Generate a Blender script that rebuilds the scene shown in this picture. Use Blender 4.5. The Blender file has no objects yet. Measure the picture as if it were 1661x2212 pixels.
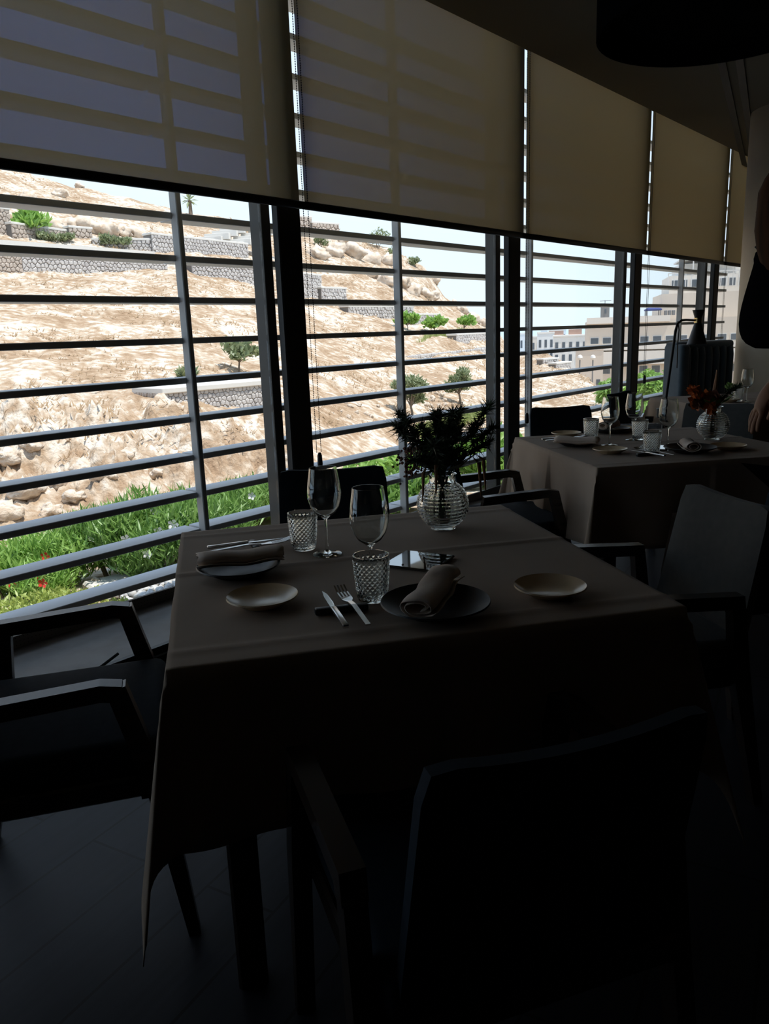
import bpy, bmesh, math, random
import numpy as np
from mathutils import Matrix, Vector, noise

random.seed(11)
rng = np.random.default_rng(11)
SC = bpy.context.scene
COL = SC.collection
R = math.radians
PI = math.pi

# ------------------------------------------------------------------ camera
IW, IH, FPX = 1661.0, 2212.0, 1660.0
EYE = 1.30
PITCH = 0.226717
UPV = (-0.03597669, -0.99935263)
RTV = (0.99935263, -0.03597669)
_F = Vector((0, math.cos(PITCH), -math.sin(PITCH)))
_U = Vector((0, math.sin(PITCH), math.cos(PITCH)))
_R = Vector((1, 0, 0))
cam_d = bpy.data.cameras.new('camera')
cam = bpy.data.objects.new('camera', cam_d)
COL.objects.link(cam)
cx_ = RTV[0] * _R + UPV[0] * _U
cy_ = -(RTV[1] * _R + UPV[1] * _U)
cz_ = -_F
cam.matrix_world = Matrix(((cx_.x, cy_.x, cz_.x, 0), (cx_.y, cy_.y, cz_.y, 0), (cx_.z, cy_.z, cz_.z, EYE), (0, 0, 0, 1)))
cam_d.sensor_fit = 'HORIZONTAL'
cam_d.sensor_width = 36.0
cam_d.lens = 36.0 * FPX / IW
cam_d.clip_start = 0.05
cam_d.clip_end = 9000
SC.camera = cam

# ------------------------------------------------------------------ world, sun, exposure
world = bpy.data.worlds.new('sky')
SC.world = world
world.use_nodes = True
wn = world.node_tree.nodes
wl = world.node_tree.links
wn.clear()
w_out = wn.new('ShaderNodeOutputWorld')
w_bg = wn.new('ShaderNodeBackground')
w_tc = wn.new('ShaderNodeTexCoord')
w_sep = wn.new('ShaderNodeSeparateXYZ')
w_ramp = wn.new('ShaderNodeValToRGB')
w_ramp.color_ramp.elements[0].position = 0.0
w_ramp.color_ramp.elements[0].color = (0.52, 0.605, 0.665, 1)
w_ramp.color_ramp.elements[1].position = 1.0
w_ramp.color_ramp.elements[1].color = (0.34, 0.50, 0.80, 1)
wl.new(w_tc.outputs['Generated'], w_sep.inputs[0])
wl.new(w_sep.outputs['Z'], w_ramp.inputs[0])
wl.new(w_ramp.outputs[0], w_bg.inputs[0])
w_bg.inputs[1].default_value = 1.22
wl.new(w_bg.outputs[0], w_out.inputs[0])

sun_d = bpy.data.lights.new('sun', 'SUN')
sun_d.energy = 3.5
sun_d.angle = R(0.55)
sun_d.color = (1.0, 0.955, 0.90)
sun = bpy.data.objects.new('sun', sun_d)
COL.objects.link(sun)
sun.rotation_euler = Vector((0.30, -0.17, 0.94)).to_track_quat('Z', 'Y').to_euler()
sun.location = (8, -6, 30)

SC.view_settings.view_transform = 'Standard'
SC.view_settings.look = 'None'
SC.view_settings.gamma = 1.0
SC.view_settings.exposure = 0.72
SC.view_settings.use_curve_mapping = False
SC.cycles.use_denoising = True
SC.cycles.max_bounces = 9
SC.cycles.transparent_max_bounces = 16
SC.cycles.transmission_bounces = 8
SC.cycles.caustics_reflective = False
SC.cycles.sample_clamp_indirect = 6.0

# ------------------------------------------------------------------ placing helpers
def ray(x, y):
    vx, vy = x - IW / 2, y - IH / 2
    a = vx * RTV[0] + vy * RTV[1]
    b = vx * UPV[0] + vy * UPV[1]
    return a * _R + b * _U + FPX * _F
def at_z(x, y, z):
    d = ray(x, y)
    return Vector((0, 0, EYE)) + d * ((z - EYE) / d.z)
def at_r(x, y, r):
    d = ray(x, y)
    return Vector((0, 0, EYE)) + d * (r / math.hypot(d.x, d.y))
def at_y(x, y, dist):
    d = ray(x, y)
    return Vector((0, 0, EYE)) + d * (dist / d.y)

FROT = R(90 - 41.04)              # the window wall's own axes: X along it, Y out of the room
FX = Vector((math.cos(FROT), math.sin(FROT), 0))
FY = Vector((-math.sin(FROT), math.cos(FROT), 0))
def fac(s, n, z):
    return FX * s + FY * n + Vector((0, 0, z))

# ------------------------------------------------------------------ materials
MATS = {}
def mat(name, col=(.5, .5, .5), rough=.6, metal=0, spec=.5, var=None, scale=8, bump=0, bscale=40, detail=4, stretch=None, sheen=0, coat=0):
    m = bpy.data.materials.new(name)
    m.use_nodes = True
    nt = m.node_tree
    b = nt.nodes['Principled BSDF']
    b.inputs['Base Color'].default_value = (*col, 1)
    b.inputs['Roughness'].default_value = rough
    b.inputs['Metallic'].default_value = metal
    b.inputs['Specular IOR Level'].default_value = spec
    b.inputs['Sheen Weight'].default_value = sheen
    b.inputs['Coat Weight'].default_value = coat
    if var or bump:
        tc = nt.nodes.new('ShaderNodeTexCoord')
        mp = nt.nodes.new('ShaderNodeMapping')
        if stretch: mp.inputs['Scale'].default_value = stretch
        nt.links.new(tc.outputs['Object'], mp.inputs[0])
    if var:
        nz = nt.nodes.new('ShaderNodeTexNoise')
        nz.inputs['Scale'].default_value = scale
        nz.inputs['Detail'].default_value = detail
        nt.links.new(mp.outputs[0], nz.inputs['Vector'])
        rp = nt.nodes.new('ShaderNodeValToRGB')
        rp.color_ramp.elements[0].position = .35
        rp.color_ramp.elements[1].position = .65
        rp.color_ramp.elements[0].color = (*col, 1)
        rp.color_ramp.elements[1].color = (*var, 1)
        nt.links.new(nz.outputs['Fac'], rp.inputs[0])
        nt.links.new(rp.outputs[0], b.inputs['Base Color'])
    if bump:
        n2 = nt.nodes.new('ShaderNodeTexNoise')
        n2.inputs['Scale'].default_value = bscale
        n2.inputs['Detail'].default_value = 3
        nt.links.new(mp.outputs[0], n2.inputs['Vector'])
        bp = nt.nodes.new('ShaderNodeBump')
        bp.inputs['Strength'].default_value = bump
        bp.inputs['Distance'].default_value = .35 / bscale * .5
        nt.links.new(n2.outputs['Fac'], bp.inputs['Height'])
        nt.links.new(bp.outputs[0], b.inputs['Normal'])
    MATS[name] = m
    return m
def M(n): return MATS[n]

mat('cloth_taupe', (.39, .30, .23), .9, spec=.2, var=(.36, .275, .21), scale=6, bump=.25, bscale=420, sheen=.1)
mat('napkin', (.80, .68, .58), .9, var=(.74, .62, .53), scale=30, bump=.3, bscale=380)
mat('navy_fabric', (.014, .024, .036), .9, spec=.2, var=(.010, .018, .028), scale=40, bump=.2, bscale=500)
mat('grey_fabric', (.075, .078, .076), .9, var=(.062, .066, .066), scale=40, bump=.2, bscale=500, sheen=.1)
mat('teal_velvet', (.045, .080, .110), .7, var=(.06, .10, .135), scale=12, sheen=.5)
mat('dark_wood', (.010, .007, .005), .26, spec=.5, var=(.030, .018, .012), scale=10, stretch=(1, 1, 8))
mat('black_ceramic', (.014, .016, .019), .42, var=(.02, .022, .025), scale=60)
mat('cream_ceramic', (.82, .64, .42), .22, var=(.76, .58, .37), scale=25)
mat('steel', (.60, .60, .60), .22, metal=1)
mat('black_metal', (.012, .012, .013), .4)
mat('black_rubber', (.02, .02, .022), .6)
mat('brass', (.75, .52, .22), .25, metal=1)
mat('post_black', (.012, .011, .010), .5)
mat('louver_grey', (.58, .58, .575), .5, var=(.55, .55, .545), scale=4)
mat('frame_grey', (.10, .095, .085), .5, var=(.11, .105, .095), scale=5)
mat('bead_white', (.75, .72, .66), .4)
mat('stone_ledge', (.15, .13, .11), .42, var=(.26, .245, .235), scale=5, detail=8, bump=.05, bscale=12)
mat('ceiling_brown', (.26, .22, .155), .9)
mat('wall_dark', (.045, .038, .032), .9)
mat('column_plaster', (.62, .52, .39), .8, var=(.56, .47, .35), scale=3, bump=.1, bscale=14)
mat('person_skin', (.22, .10, .05), .6)
mat('person_hair', (.022, .010, .005), .8, spec=.1, var=(.05, .02, .008), scale=60, stretch=(1, 1, .1))
mat('black_cloth', (.005, .005, .006), 1.0, spec=0)
mat('eye_white', (.7, .7, .68), .3)
mat('lip_red', (.30, .09, .07), .5)
# outside
mat('limestone', (.64, .55, .45), .9, var=(.48, .37, .27), scale=1.6, bump=.6, bscale=3, detail=8)
mat('gabion_stone', (.52, .49, .46), .9, var=(.40, .37, .35), scale=3, bump=.4, bscale=14)
mat('gabion_core', (.17, .155, .14), .95)
mat('gabion_brown_and_shade', (.46, .39, .33), .9, var=(.36, .30, .25), scale=3, bump=.4, bscale=14)  # own brown of some walls; on end faces it stands in for shade
mat('coping', (.62, .59, .54), .85)
mat('gravel_stone', (.55, .54, .51), .9, var=(.42, .40, .38), scale=6)
mat('leaf_dark', (.018, .040, .016), .6, var=(.03, .055, .02), scale=20)
mat('plume_green', (.035, .065, .03), .7, var=(.05, .085, .035), scale=30)
mat('dried_red', (.12, .035, .022), .8, var=(.17, .06, .03), scale=50)
mat('dried_tan', (.36, .19, .10), .8, var=(.28, .14, .07), scale=50)
mat('orange_petal', (.52, .12, .015), .6, var=(.40, .08, .01), scale=40)
mat('flower_red', (.70, .04, .03), .5)
mat('flower_white', (.80, .80, .78), .5)
mat('bark', (.22, .17, .12), .9, var=(.15, .11, .08), scale=12)
mat('dry_grass', (.60, .42, .22), .9, var=(.50, .34, .17), scale=2)
mat('building_beige', (.70, .61, .51), .85, var=(.66, .57, .475), scale=.3)
mat('building_light', (.78, .72, .64), .85)
mat('building_white', (.74, .72, .68), .85)
mat('building_brick', (.60, .36, .26), .85)
mat('window_dark', (.10, .12, .14), .15)
mat('tower_grey', (.20, .20, .20), .8)
mat('parasol_blue', (.04, .06, .20), .8)
mat('concrete', (.55, .52, .47), .9)

def special(name):
    m = bpy.data.materials.new(name)
    m.use_nodes = True
    m.node_tree.nodes.clear()
    MATS[name] = m
    nt = m.node_tree
    out = nt.nodes.new('ShaderNodeOutputMaterial')
    def N(t, **kw):
        n = nt.nodes.new('ShaderNode' + t)
        for k, v in kw.items(): n.inputs[k.replace('_', ' ')].default_value = v
        return n
    return m, nt, out, N

# window glass: mirror-like share by Fresnel, the rest passes straight through
m, nt, out, N = special('pane_glass')
def schlick(nt, N, f0):
    lw = N('LayerWeight', Blend=.5); pw = N('Math'); pw.operation = 'POWER'; pw.inputs[1].default_value = 5.0
    ma = N('Math'); ma.operation = 'MULTIPLY_ADD'; ma.inputs[1].default_value = 1 - f0; ma.inputs[2].default_value = f0
    nt.links.new(lw.outputs['Facing'], pw.inputs[0]); nt.links.new(pw.outputs[0], ma.inputs[0]); return ma
fr = schlick(nt, N, .03); tr = N('BsdfTransparent', Color=(.975, .985, .98, 1)); gl = N('BsdfGlossy', Roughness=.0); mx = N('MixShader')
nt.links.new(fr.outputs[0], mx.inputs[0]); nt.links.new(tr.outputs[0], mx.inputs[1]); nt.links.new(gl.outputs[0], mx.inputs[2]); nt.links.new(mx.outputs[0], out.inputs[0])
# tableware glass
m, nt, out, N = special('clear_glass')
g = N('BsdfGlass', Color=(.97, .98, .97, 1), Roughness=.0, IOR=1.48)
nt.links.new(g.outputs[0], out.inputs[0])
# glossy dark tile
m = mat('glossy_tile', (.30, .31, .31), .03, metal=1)
# screen fabric of the roller blinds: woven, lets a little light straight through (less when seen at a slant), glows when lit from behind
m, nt, out, N = special('blind_fabric')
tr = N('BsdfTransparent'); tl = N('BsdfTranslucent', Color=(.28, .224, .125, 1)); df = N('BsdfDiffuse', Color=(.30, .25, .17, 1))
a1 = N('AddShader'); a2 = N('AddShader')
lw = N('LayerWeight', Blend=.5); rp = nt.nodes.new('ShaderNodeValToRGB')
rp.color_ramp.elements[0].position = .18; rp.color_ramp.elements[0].color = (.088, .138, .232, 1)
rp.color_ramp.elements[1].position = .62; rp.color_ramp.elements[1].color = (0, 0, 0, 1)
nt.links.new(lw.outputs['Facing'], rp.inputs[0]); nt.links.new(rp.outputs[0], tr.inputs['Color'])
nt.links.new(tl.outputs[0], a1.inputs[0]); nt.links.new(df.outputs[0], a1.inputs[1]); nt.links.new(a1.outputs[0], a2.inputs[0]); nt.links.new(tr.outputs[0], a2.inputs[1]); nt.links.new(a2.outputs[0], out.inputs[0])

m, nt, out, N = special('straw')
df = N('BsdfDiffuse', Color=(.47, .345, .22, 1)); tl = N('BsdfTranslucent', Color=(.47, .345, .22, 1)); mx = N('MixShader', Fac=.5)
nt.links.new(df.outputs[0], mx.inputs[1]); nt.links.new(tl.outputs[0], mx.inputs[2]); nt.links.new(mx.outputs[0], out.inputs[0])
def leafy(name, c1, c2):
    m, nt, out, N = special(name)
    tc = N('TexCoord'); nz = N('TexNoise', Scale=5.0, Detail=3.0); rp = nt.nodes.new('ShaderNodeValToRGB')
    rp.color_ramp.elements[0].position = .38; rp.color_ramp.elements[1].position = .62; rp.color_ramp.elements[0].color = (*c1, 1); rp.color_ramp.elements[1].color = (*c2, 1)
    nt.links.new(tc.outputs['Object'], nz.inputs['Vector']); nt.links.new(nz.outputs['Fac'], rp.inputs[0])
    df = N('BsdfDiffuse'); tl = N('BsdfTranslucent'); mx = N('MixShader', Fac=.35); gl = N('BsdfGlossy', Roughness=.45, Color=(.6, .6, .6, 1)); m2 = N('MixShader', Fac=.06)
    for b in (df, tl): nt.links.new(rp.outputs[0], b.inputs['Color'])
    nt.links.new(df.outputs[0], mx.inputs[1]); nt.links.new(tl.outputs[0], mx.inputs[2]); nt.links.new(mx.outputs[0], m2.inputs[1]); nt.links.new(gl.outputs[0], m2.inputs[2]); nt.links.new(m2.outputs[0], out.inputs[0])
leafy('leaf_green', (.16, .30, .06), (.24, .40, .10))
leafy('leaf_bright', (.22, .40, .07), (.32, .50, .12))
leafy('leaf_olive', (.20, .25, .12), (.30, .34, .18))
leafy('leaf_lime', (.36, .44, .10), (.46, .52, .14))
leafy('green_grass', (.32, .40, .12), (.46, .48, .20))
def ground_mat(name, stops, scale, scale2, dark=None):
    m, nt, out, N = special(name)
    b = N('BsdfDiffuse', Roughness=.5)
    tc = N('TexCoord'); n1 = N('TexNoise', Scale=scale, Detail=9.0, Roughness=.62); n2 = N('TexNoise', Scale=scale2, Detail=5.0)
    nt.links.new(tc.outputs['Object'], n1.inputs['Vector']); nt.links.new(tc.outputs['Object'], n2.inputs['Vector'])
    ad = N('Math'); ad.operation = 'MULTIPLY_ADD'; ad.inputs[1].default_value = .55
    ml = N('Math'); ml.operation = 'MULTIPLY'; ml.inputs[1].default_value = .45
    nt.links.new(n2.outputs['Fac'], ml.inputs[0]); nt.links.new(n1.outputs['Fac'], ad.inputs[0]); nt.links.new(ml.outputs[0], ad.inputs[2])
    rp = nt.nodes.new('ShaderNodeValToRGB'); cr = rp.color_ramp
    while len(cr.elements) < len(stops): cr.elements.new(.5)
    for e, (p, c) in zip(cr.elements, stops): e.position = p; e.color = (*c, 1)
    nt.links.new(ad.outputs[0], rp.inputs[0]); nt.links.new(rp.outputs[0], b.inputs['Color'])
    bp = N('Bump', Strength=.8, Distance=.12); n3 = N('TexNoise', Scale=scale2 * 2.2, Detail=8.0)
    nt.links.new(tc.outputs['Object'], n3.inputs['Vector']); nt.links.new(n3.outputs['Fac'], bp.inputs['Height']); nt.links.new(bp.outputs[0], b.inputs['Normal'])
    nt.links.new(b.outputs[0], out.inputs[0])
    return m
ground_mat('hill_ground', [(.37, (.32, .215, .135)), (.45, (.41, .29, .19)), (.505, (.50, .39, .285)), (.575, (.70, .61, .505))], .55, 4.5)
ground_mat('sea_haze', [(.3, (.36, .46, .56)), (.7, (.40, .50, .58))], .002, .01)  # distance haze is put into the colour of the plain and sea
ground_mat('soil', [(.35, (.30, .22, .15)), (.65, (.48, .40, .30))], 2.0, 9.0)

# floor of dark planks
m, nt, out, N = special('floor_planks')
b = nt.nodes.new('ShaderNodeBsdfPrincipled')
tc = N('TexCoord'); mp = N('Mapping', Rotation=(0, 0, R(-12))); br = N('TexBrick', Scale=1.0, Mortar_Size=.004, Color1=(.044, .047, .060, 1), Color2=(.052, .055, .068, 1), Mortar=(.02, .02, .02, 1))
br.inputs['Brick Width'].default_value = 1.2; br.inputs['Row Height'].default_value = .2
nz = N('TexNoise', Scale=3.0, Detail=6.0); mp2 = N('Mapping', Scale=(1, 14, 1))
nt.links.new(tc.outputs['Object'], mp.inputs[0]); nt.links.new(mp.outputs[0], br.inputs['Vector']); nt.links.new(mp.outputs[0], mp2.inputs[0]); nt.links.new(mp2.outputs[0], nz.inputs['Vector'])
mxc = nt.nodes.new('ShaderNodeMixRGB'); mxc.blend_type = 'MULTIPLY'; mxc.inputs[0].default_value = .5
nt.links.new(br.outputs['Color'], mxc.inputs[1]); nt.links.new(nz.outputs['Fac'], mxc.inputs[2]); nt.links.new(mxc.outputs[0], b.inputs['Base Color'])
b.inputs['Roughness'].default_value = .45; b.inputs['Specular IOR Level'].default_value = .3
bp = N('Bump', Strength=.15, Distance=.003); nt.links.new(nz.outputs['Fac'], bp.inputs['Height']); nt.links.new(bp.outputs[0], b.inputs['Normal'])
nt.links.new(b.outputs[0], out.inputs[0])

# perforated sill strip: dark dots on grey
m, nt, out, N = special('perforated_metal')
b = nt.nodes.new('ShaderNodeBsdfPrincipled'); b.inputs['Roughness'].default_value = .5
tc = N('TexCoord'); vo = N('TexVoronoi', Scale=62.0, Randomness=0.0); gt = N('Math'); gt.operation = 'GREATER_THAN'; gt.inputs[1].default_value = .33
mxc = nt.nodes.new('ShaderNodeMixRGB'); mxc.inputs[1].default_value = (.01, .01, .01, 1); mxc.inputs[2].default_value = (.30, .29, .27, 1)
nt.links.new(tc.outputs['Object'], vo.inputs['Vector']); nt.links.new(vo.outputs['Distance'], gt.inputs[0]); nt.links.new(gt.outputs[0], mxc.inputs[0]); nt.links.new(mxc.outputs[0], b.inputs['Base Color']); nt.links.new(b.outputs[0], out.inputs[0])

# ------------------------------------------------------------------ mesh helpers
class MB:
    def __init__(s): s.v = []; s.f = []
    def add(s, verts, faces):
        o = len(s.v); s.v.extend([tuple(p) for p in verts]); s.f.extend([tuple(i + o for i in f) for f in faces]); return s
    def box(s, x0, x1, y0, y1, z0, z1):
        return s.add([(x0, y0, z0), (x1, y0, z0), (x1, y1, z0), (x0, y1, z0), (x0, y0, z1), (x1, y0, z1), (x1, y1, z1), (x0, y1, z1)],
                     [(0, 3, 2, 1), (4, 5, 6, 7), (0, 1, 5, 4), (1, 2, 6, 5), (2, 3, 7, 6), (3, 0, 4, 7)])
    def rbox(s, x0, x1, y0, y1, z0, z1, r=.01, seg=2, fn=None):
        bm = bmesh.new(); bmesh.ops.create_cube(bm, size=1)
        for v in bm.verts: v.co = Vector(((x0 + x1) / 2 + v.co.x * (x1 - x0), (y0 + y1) / 2 + v.co.y * (y1 - y0), (z0 + z1) / 2 + v.co.z * (z1 - z0)))
        bmesh.ops.bevel(bm, geom=list(bm.edges), offset=r, segments=seg, profile=.5, affect='EDGES')
        bm.verts.index_update()
        vs = [fn(v.co) if fn else v.co.copy() for v in bm.verts]; fs = [[v.index for v in f.verts] for f in bm.faces]
        bm.free(); return s.add(vs, fs)
    def tube(s, pts, rad, seg=8, caps=True, flat=None):
        pts = [Vector(p) for p in pts]; n = len(pts)
        if not hasattr(rad, '__len__'): rad = [rad] * n
        up = Vector((0, 0, 1)); vs = []; last = None
        for i, p in enumerate(pts):
            t = (pts[min(i + 1, n - 1)] - pts[max(i - 1, 0)]).normalized()
            a = last if last is not None else (up if abs(t.z) < .9 else Vector((1, 0, 0)))
            x = (a - t * a.dot(t))
            if x.length < 1e-6: x = Vector((1, 0, 0)) - t * t.x
            x.normalize(); y = t.cross(x); last = x
            for k in range(seg):
                c = 2 * PI * k / seg
                vs.append(p + (x * math.cos(c) + y * math.sin(c) * (flat or 1)) * rad[i])
        fs = [(i * seg + k, i * seg + (k + 1) % seg, (i + 1) * seg + (k + 1) % seg, (i + 1) * seg + k) for i in range(n - 1) for k in range(seg)]
        if caps: fs += [tuple(range(seg))[::-1], tuple((n - 1) * seg + k for k in range(seg))]
        return s.add(vs, fs)
    def bar(s, pts, w, h, side):
        """flat bar of w (along side) by h swept through pts"""
        pts = [Vector(p) for p in pts]; n = len(pts); sd = Vector(side).normalized(); vs = []
        for i, p in enumerate(pts):
            t1 = (pts[i] - pts[i - 1]).normalized() if i else (pts[1] - pts[0]).normalized()
            t2 = (pts[i + 1] - pts[i]).normalized() if i < n - 1 else t1
            u1 = t1.cross(sd).normalized(); u2 = t2.cross(sd).normalized(); u = (u1 + u2).normalized(); k = 1 / max(.4, u.dot(u1))
            hh = (h[i] if hasattr(h, '__len__') else h) / 2 * k
            for a, b in ((-1, -1), (1, -1), (1, 1), (-1, 1)): vs.append(p + sd * (a * w / 2) + u * (b * hh))
        fs = [(i * 4 + k, i * 4 + (k + 1) % 4, (i + 1) * 4 + (k + 1) % 4, (i + 1) * 4 + k) for i in range(n - 1) for k in range(4)]
        fs += [(3, 2, 1, 0), tuple((n - 1) * 4 + k for k in range(4))]
        return s.add(vs, fs)
    def lathe(s, prof, seg=32, c=(0, 0, 0), fn=None, close=False):
        vs = []
        for r, z in prof:
            for k in range(seg):
                a = 2 * PI * k / seg
                rr = r if fn is None else fn(r, z, a)
                vs.append((c[0] + rr * math.cos(a), c[1] + rr * math.sin(a), c[2] + z))
        n = len(prof)
        fs = [(i * seg + k, i * seg + (k + 1) % seg, (i + 1) * seg + (k + 1) % seg, (i + 1) * seg + k) for i in range(n - 1) for k in range(seg)]
        if close: fs += [((n - 1) * seg + k, (n - 1) * seg + (k + 1) % seg, (k + 1) % seg, k) for k in range(seg)]
        return s.add(vs, fs)
    def build(s, name, m, parent=None, smooth=False, loc=(0, 0, 0), rotz=0):
        me = bpy.data.meshes.new(name); me.from_pydata(s.v, [], s.f); me.update()
        return put(name, me, m, parent, smooth, loc, rotz)
def put(name, me, m, parent=None, smooth=False, loc=(0, 0, 0), rotz=0):
    o = bpy.data.objects.new(name, me); COL.objects.link(o)
    if m:
        me.materials.clear(); me.materials.append(M(m) if isinstance(m, str) else m)
    o.location = loc; o.rotation_euler = (0, 0, rotz)
    if parent: o.parent = parent
    if smooth:
        me.polygons.foreach_set('use_smooth', [True] * len(me.polygons))
        try: me.set_sharp_from_angle(angle=R(40))
        except Exception: pass
    return o
def fix_normals(o):
    bm = bmesh.new(); bm.from_mesh(o.data); bmesh.ops.remove_doubles(bm, verts=bm.verts, dist=1e-5); bmesh.ops.recalc_face_normals(bm, faces=bm.faces); bm.to_mesh(o.data); bm.free(); return o
def tag(o, label, cat, group=None):
    o['label'] = label; o['category'] = cat
    if group: o['group'] = group
    return o
def structure(o, label=None):
    o['kind'] = 'structure'
    if label: o['label'] = label
    return o
def thing(name, label, cat, loc=(0, 0, 0), rotz=0, group=None):
    o = bpy.data.objects.new(name, None); COL.objects.link(o); o.empty_display_size = .1
    o.location = loc; o.rotation_euler = (0, 0, rotz); return tag(o, label, cat, group)
def dup(root, loc, rotz, label=None, group=None, parent=None):
    c = root.copy(); COL.objects.link(c); c.location = loc; c.rotation_euler = (0, 0, rotz)
    if label: c['label'] = label
    if group: c['group'] = group
    for ch in list(root.children):
        d = ch.copy(); COL.objects.link(d); d.parent = c
        for g in list(ch.children):
            e = g.copy(); COL.objects.link(e); e.parent = d
    return c
def raw_mesh(name, V, Fq):
    """fast mesh from numpy verts (n,3) and faces (m,k)"""
    me = bpy.data.meshes.new(name)
    nv, nf, k = len(V), len(Fq), Fq.shape[1]
    me.vertices.add(nv); me.vertices.foreach_set('co', np.asarray(V, dtype=np.float32).ravel())
    me.loops.add(nf * k); me.loops.foreach_set('vertex_index', np.asarray(Fq, dtype=np.int32).ravel())
    me.polygons.add(nf); me.polygons.foreach_set('loop_start', np.arange(0, nf * k, k, dtype=np.int32))
    me.update(calc_edges=True); me.validate(); return me

# ================================================================== THE SETTING: room shell
BAY0, BAY = 2.798, 2.119          # where two blinds meet, and the bay width
NB = range(-1, 5)                 # six window bays
S0, S1 = BAY0 - 2 * BAY - .4, BAY0 + 4 * BAY + .6
NBACK = -4.6
CEIL = 3.0
def fbox(name, m, s0, s1, n0, n1, z0, z1, parent=None):
    return MB().box(s0, s1, n0, n1, z0, z1).build(name, m, parent, rotz=0 if parent else FROT)
structure(fbox('floor', 'floor_planks', S0, S1, NBACK, 3.26, -.12, 0), 'dark plank floor')
structure(fbox('ceiling', 'ceiling_brown', S0, S1, NBACK, 2.74, CEIL, CEIL + .35), 'dark brown ceiling')
structure(fbox('trim_1', 'wall_dark', S0, S1, 2.74, 3.15, CEIL + .25, CEIL + .5), 'dark pocket above the blinds')
structure(fbox('wall_back', 'wall_dark', S0, S1, NBACK - .15, NBACK, 0, CEIL))
structure(fbox('wall_left', 'wall_dark', S0 - .15, S0, NBACK, 3.2, 0, CEIL + .3))
structure(fbox('wall_right', 'column_plaster', S1, S1 + .15, NBACK, 3.2, 0, CEIL + .3))
structure(fbox('wall_plinth', 'wall_dark', S0, S1, 3.10, 3.24, -1.2, .10), 'wall below the windows')
structure(fbox('trim_2', 'stone_ledge', S0, S1, 2.56, 3.10, .0, .134), 'grey stone ledge along the windows')
tr3 = thing('trim_3', 'black track along the ledge', 'x', rotz=FROT); del tr3['category']; structure(tr3)
MB().box(S0, S1, 2.535, 2.558, .112, .14).build('rail', 'black_metal', tr3)
MB().box(S0, S1, 2.505, 2.522, .085, .115).build('rail', 'black_metal', tr3)
MB().box(S0, S1, 2.50, 2.556, .03, .085).build('rail', 'black_metal', tr3)
structure(fbox('trim_4', 'perforated_metal', S0, S1, 3.005, 3.02, .134, .185), 'perforated grey metal strip at the foot of the windows')
# roof slab over the room (casts the building's shade)
structure(fbox('roof', 'concrete', S0 - .4, S1 + .4, NBACK - .4, 3.15, CEIL + .5, CEIL + .75))

# windows: black inner post, grey outer post, pane, head
for k in NB:
    a = BAY0 + (k - 1) * BAY; b = a + BAY
    w = bpy.data.objects.new('window_%d' % (k + 2), None); COL.objects.link(w); w.rotation_euler = (0, 0, FROT)
    structure(w, 'window bay with a black post and a grey outer frame')
    MB().rbox(b - .113, b + .04, 2.955, 3.004, .134, CEIL + .25, .006, 1).build('post', 'post_black', w)
    MB().rbox(b - .142, b - .084, 3.045, 3.135, .10, CEIL + .25, .003, 1).build('outer_post', 'frame_grey', w)
    MB().box(a - .083, b - .143, 3.056, 3.066, .16, CEIL + .25).build('pane', 'pane_glass', w)
    MB().box(a - .083, b - .143, 3.05, 3.075, .134, .16).build('sill_frame', 'frame_grey', w)

# exterior sun louvers: blades between mullions, each a part
LF, LD, LT = 3.30, .14, .030
ORD = ['outside the leftmost blind beside the near chair', 'behind the left blind, left of the first light mullion', 'across the black post left of the tall wine glasses',
       'behind the second blind, above the green bouquet', 'outside the third window before the dry field', 'outside the far windows before the beige flats', 'at the far end next to the column', 'beyond the plaster column']
for i, k in enumerate(range(-3, 5)):
    a = (.713 + .504 * k) * 3.28; b = a + .504 * 3.28
    t = thing('sun_louver', 'fixed grey metal sun louver ' + ORD[i], 'louver', rotz=FROT)
    MB().rbox(a - .022, a + .008, LF - .045, LF + .012, -.1, CEIL + .3, .004, 1).build('mullion', 'louver_grey', t)
    zs = [EYE + (.1790 - .0592 * j) * LF for j in range(-6, 10)]
    proto = None
    for z in zs:
        if proto is None:
            proto = MB().rbox(a + .004, b - .018, LF, LF + LD, -LT / 2, LT / 2, .003, 1).build('slat', 'louver_grey', t, loc=(0, 0, z))
        else:
            c = proto.copy(); COL.objects.link(c); c.parent = t; c.location = (0, 0, z)

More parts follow.
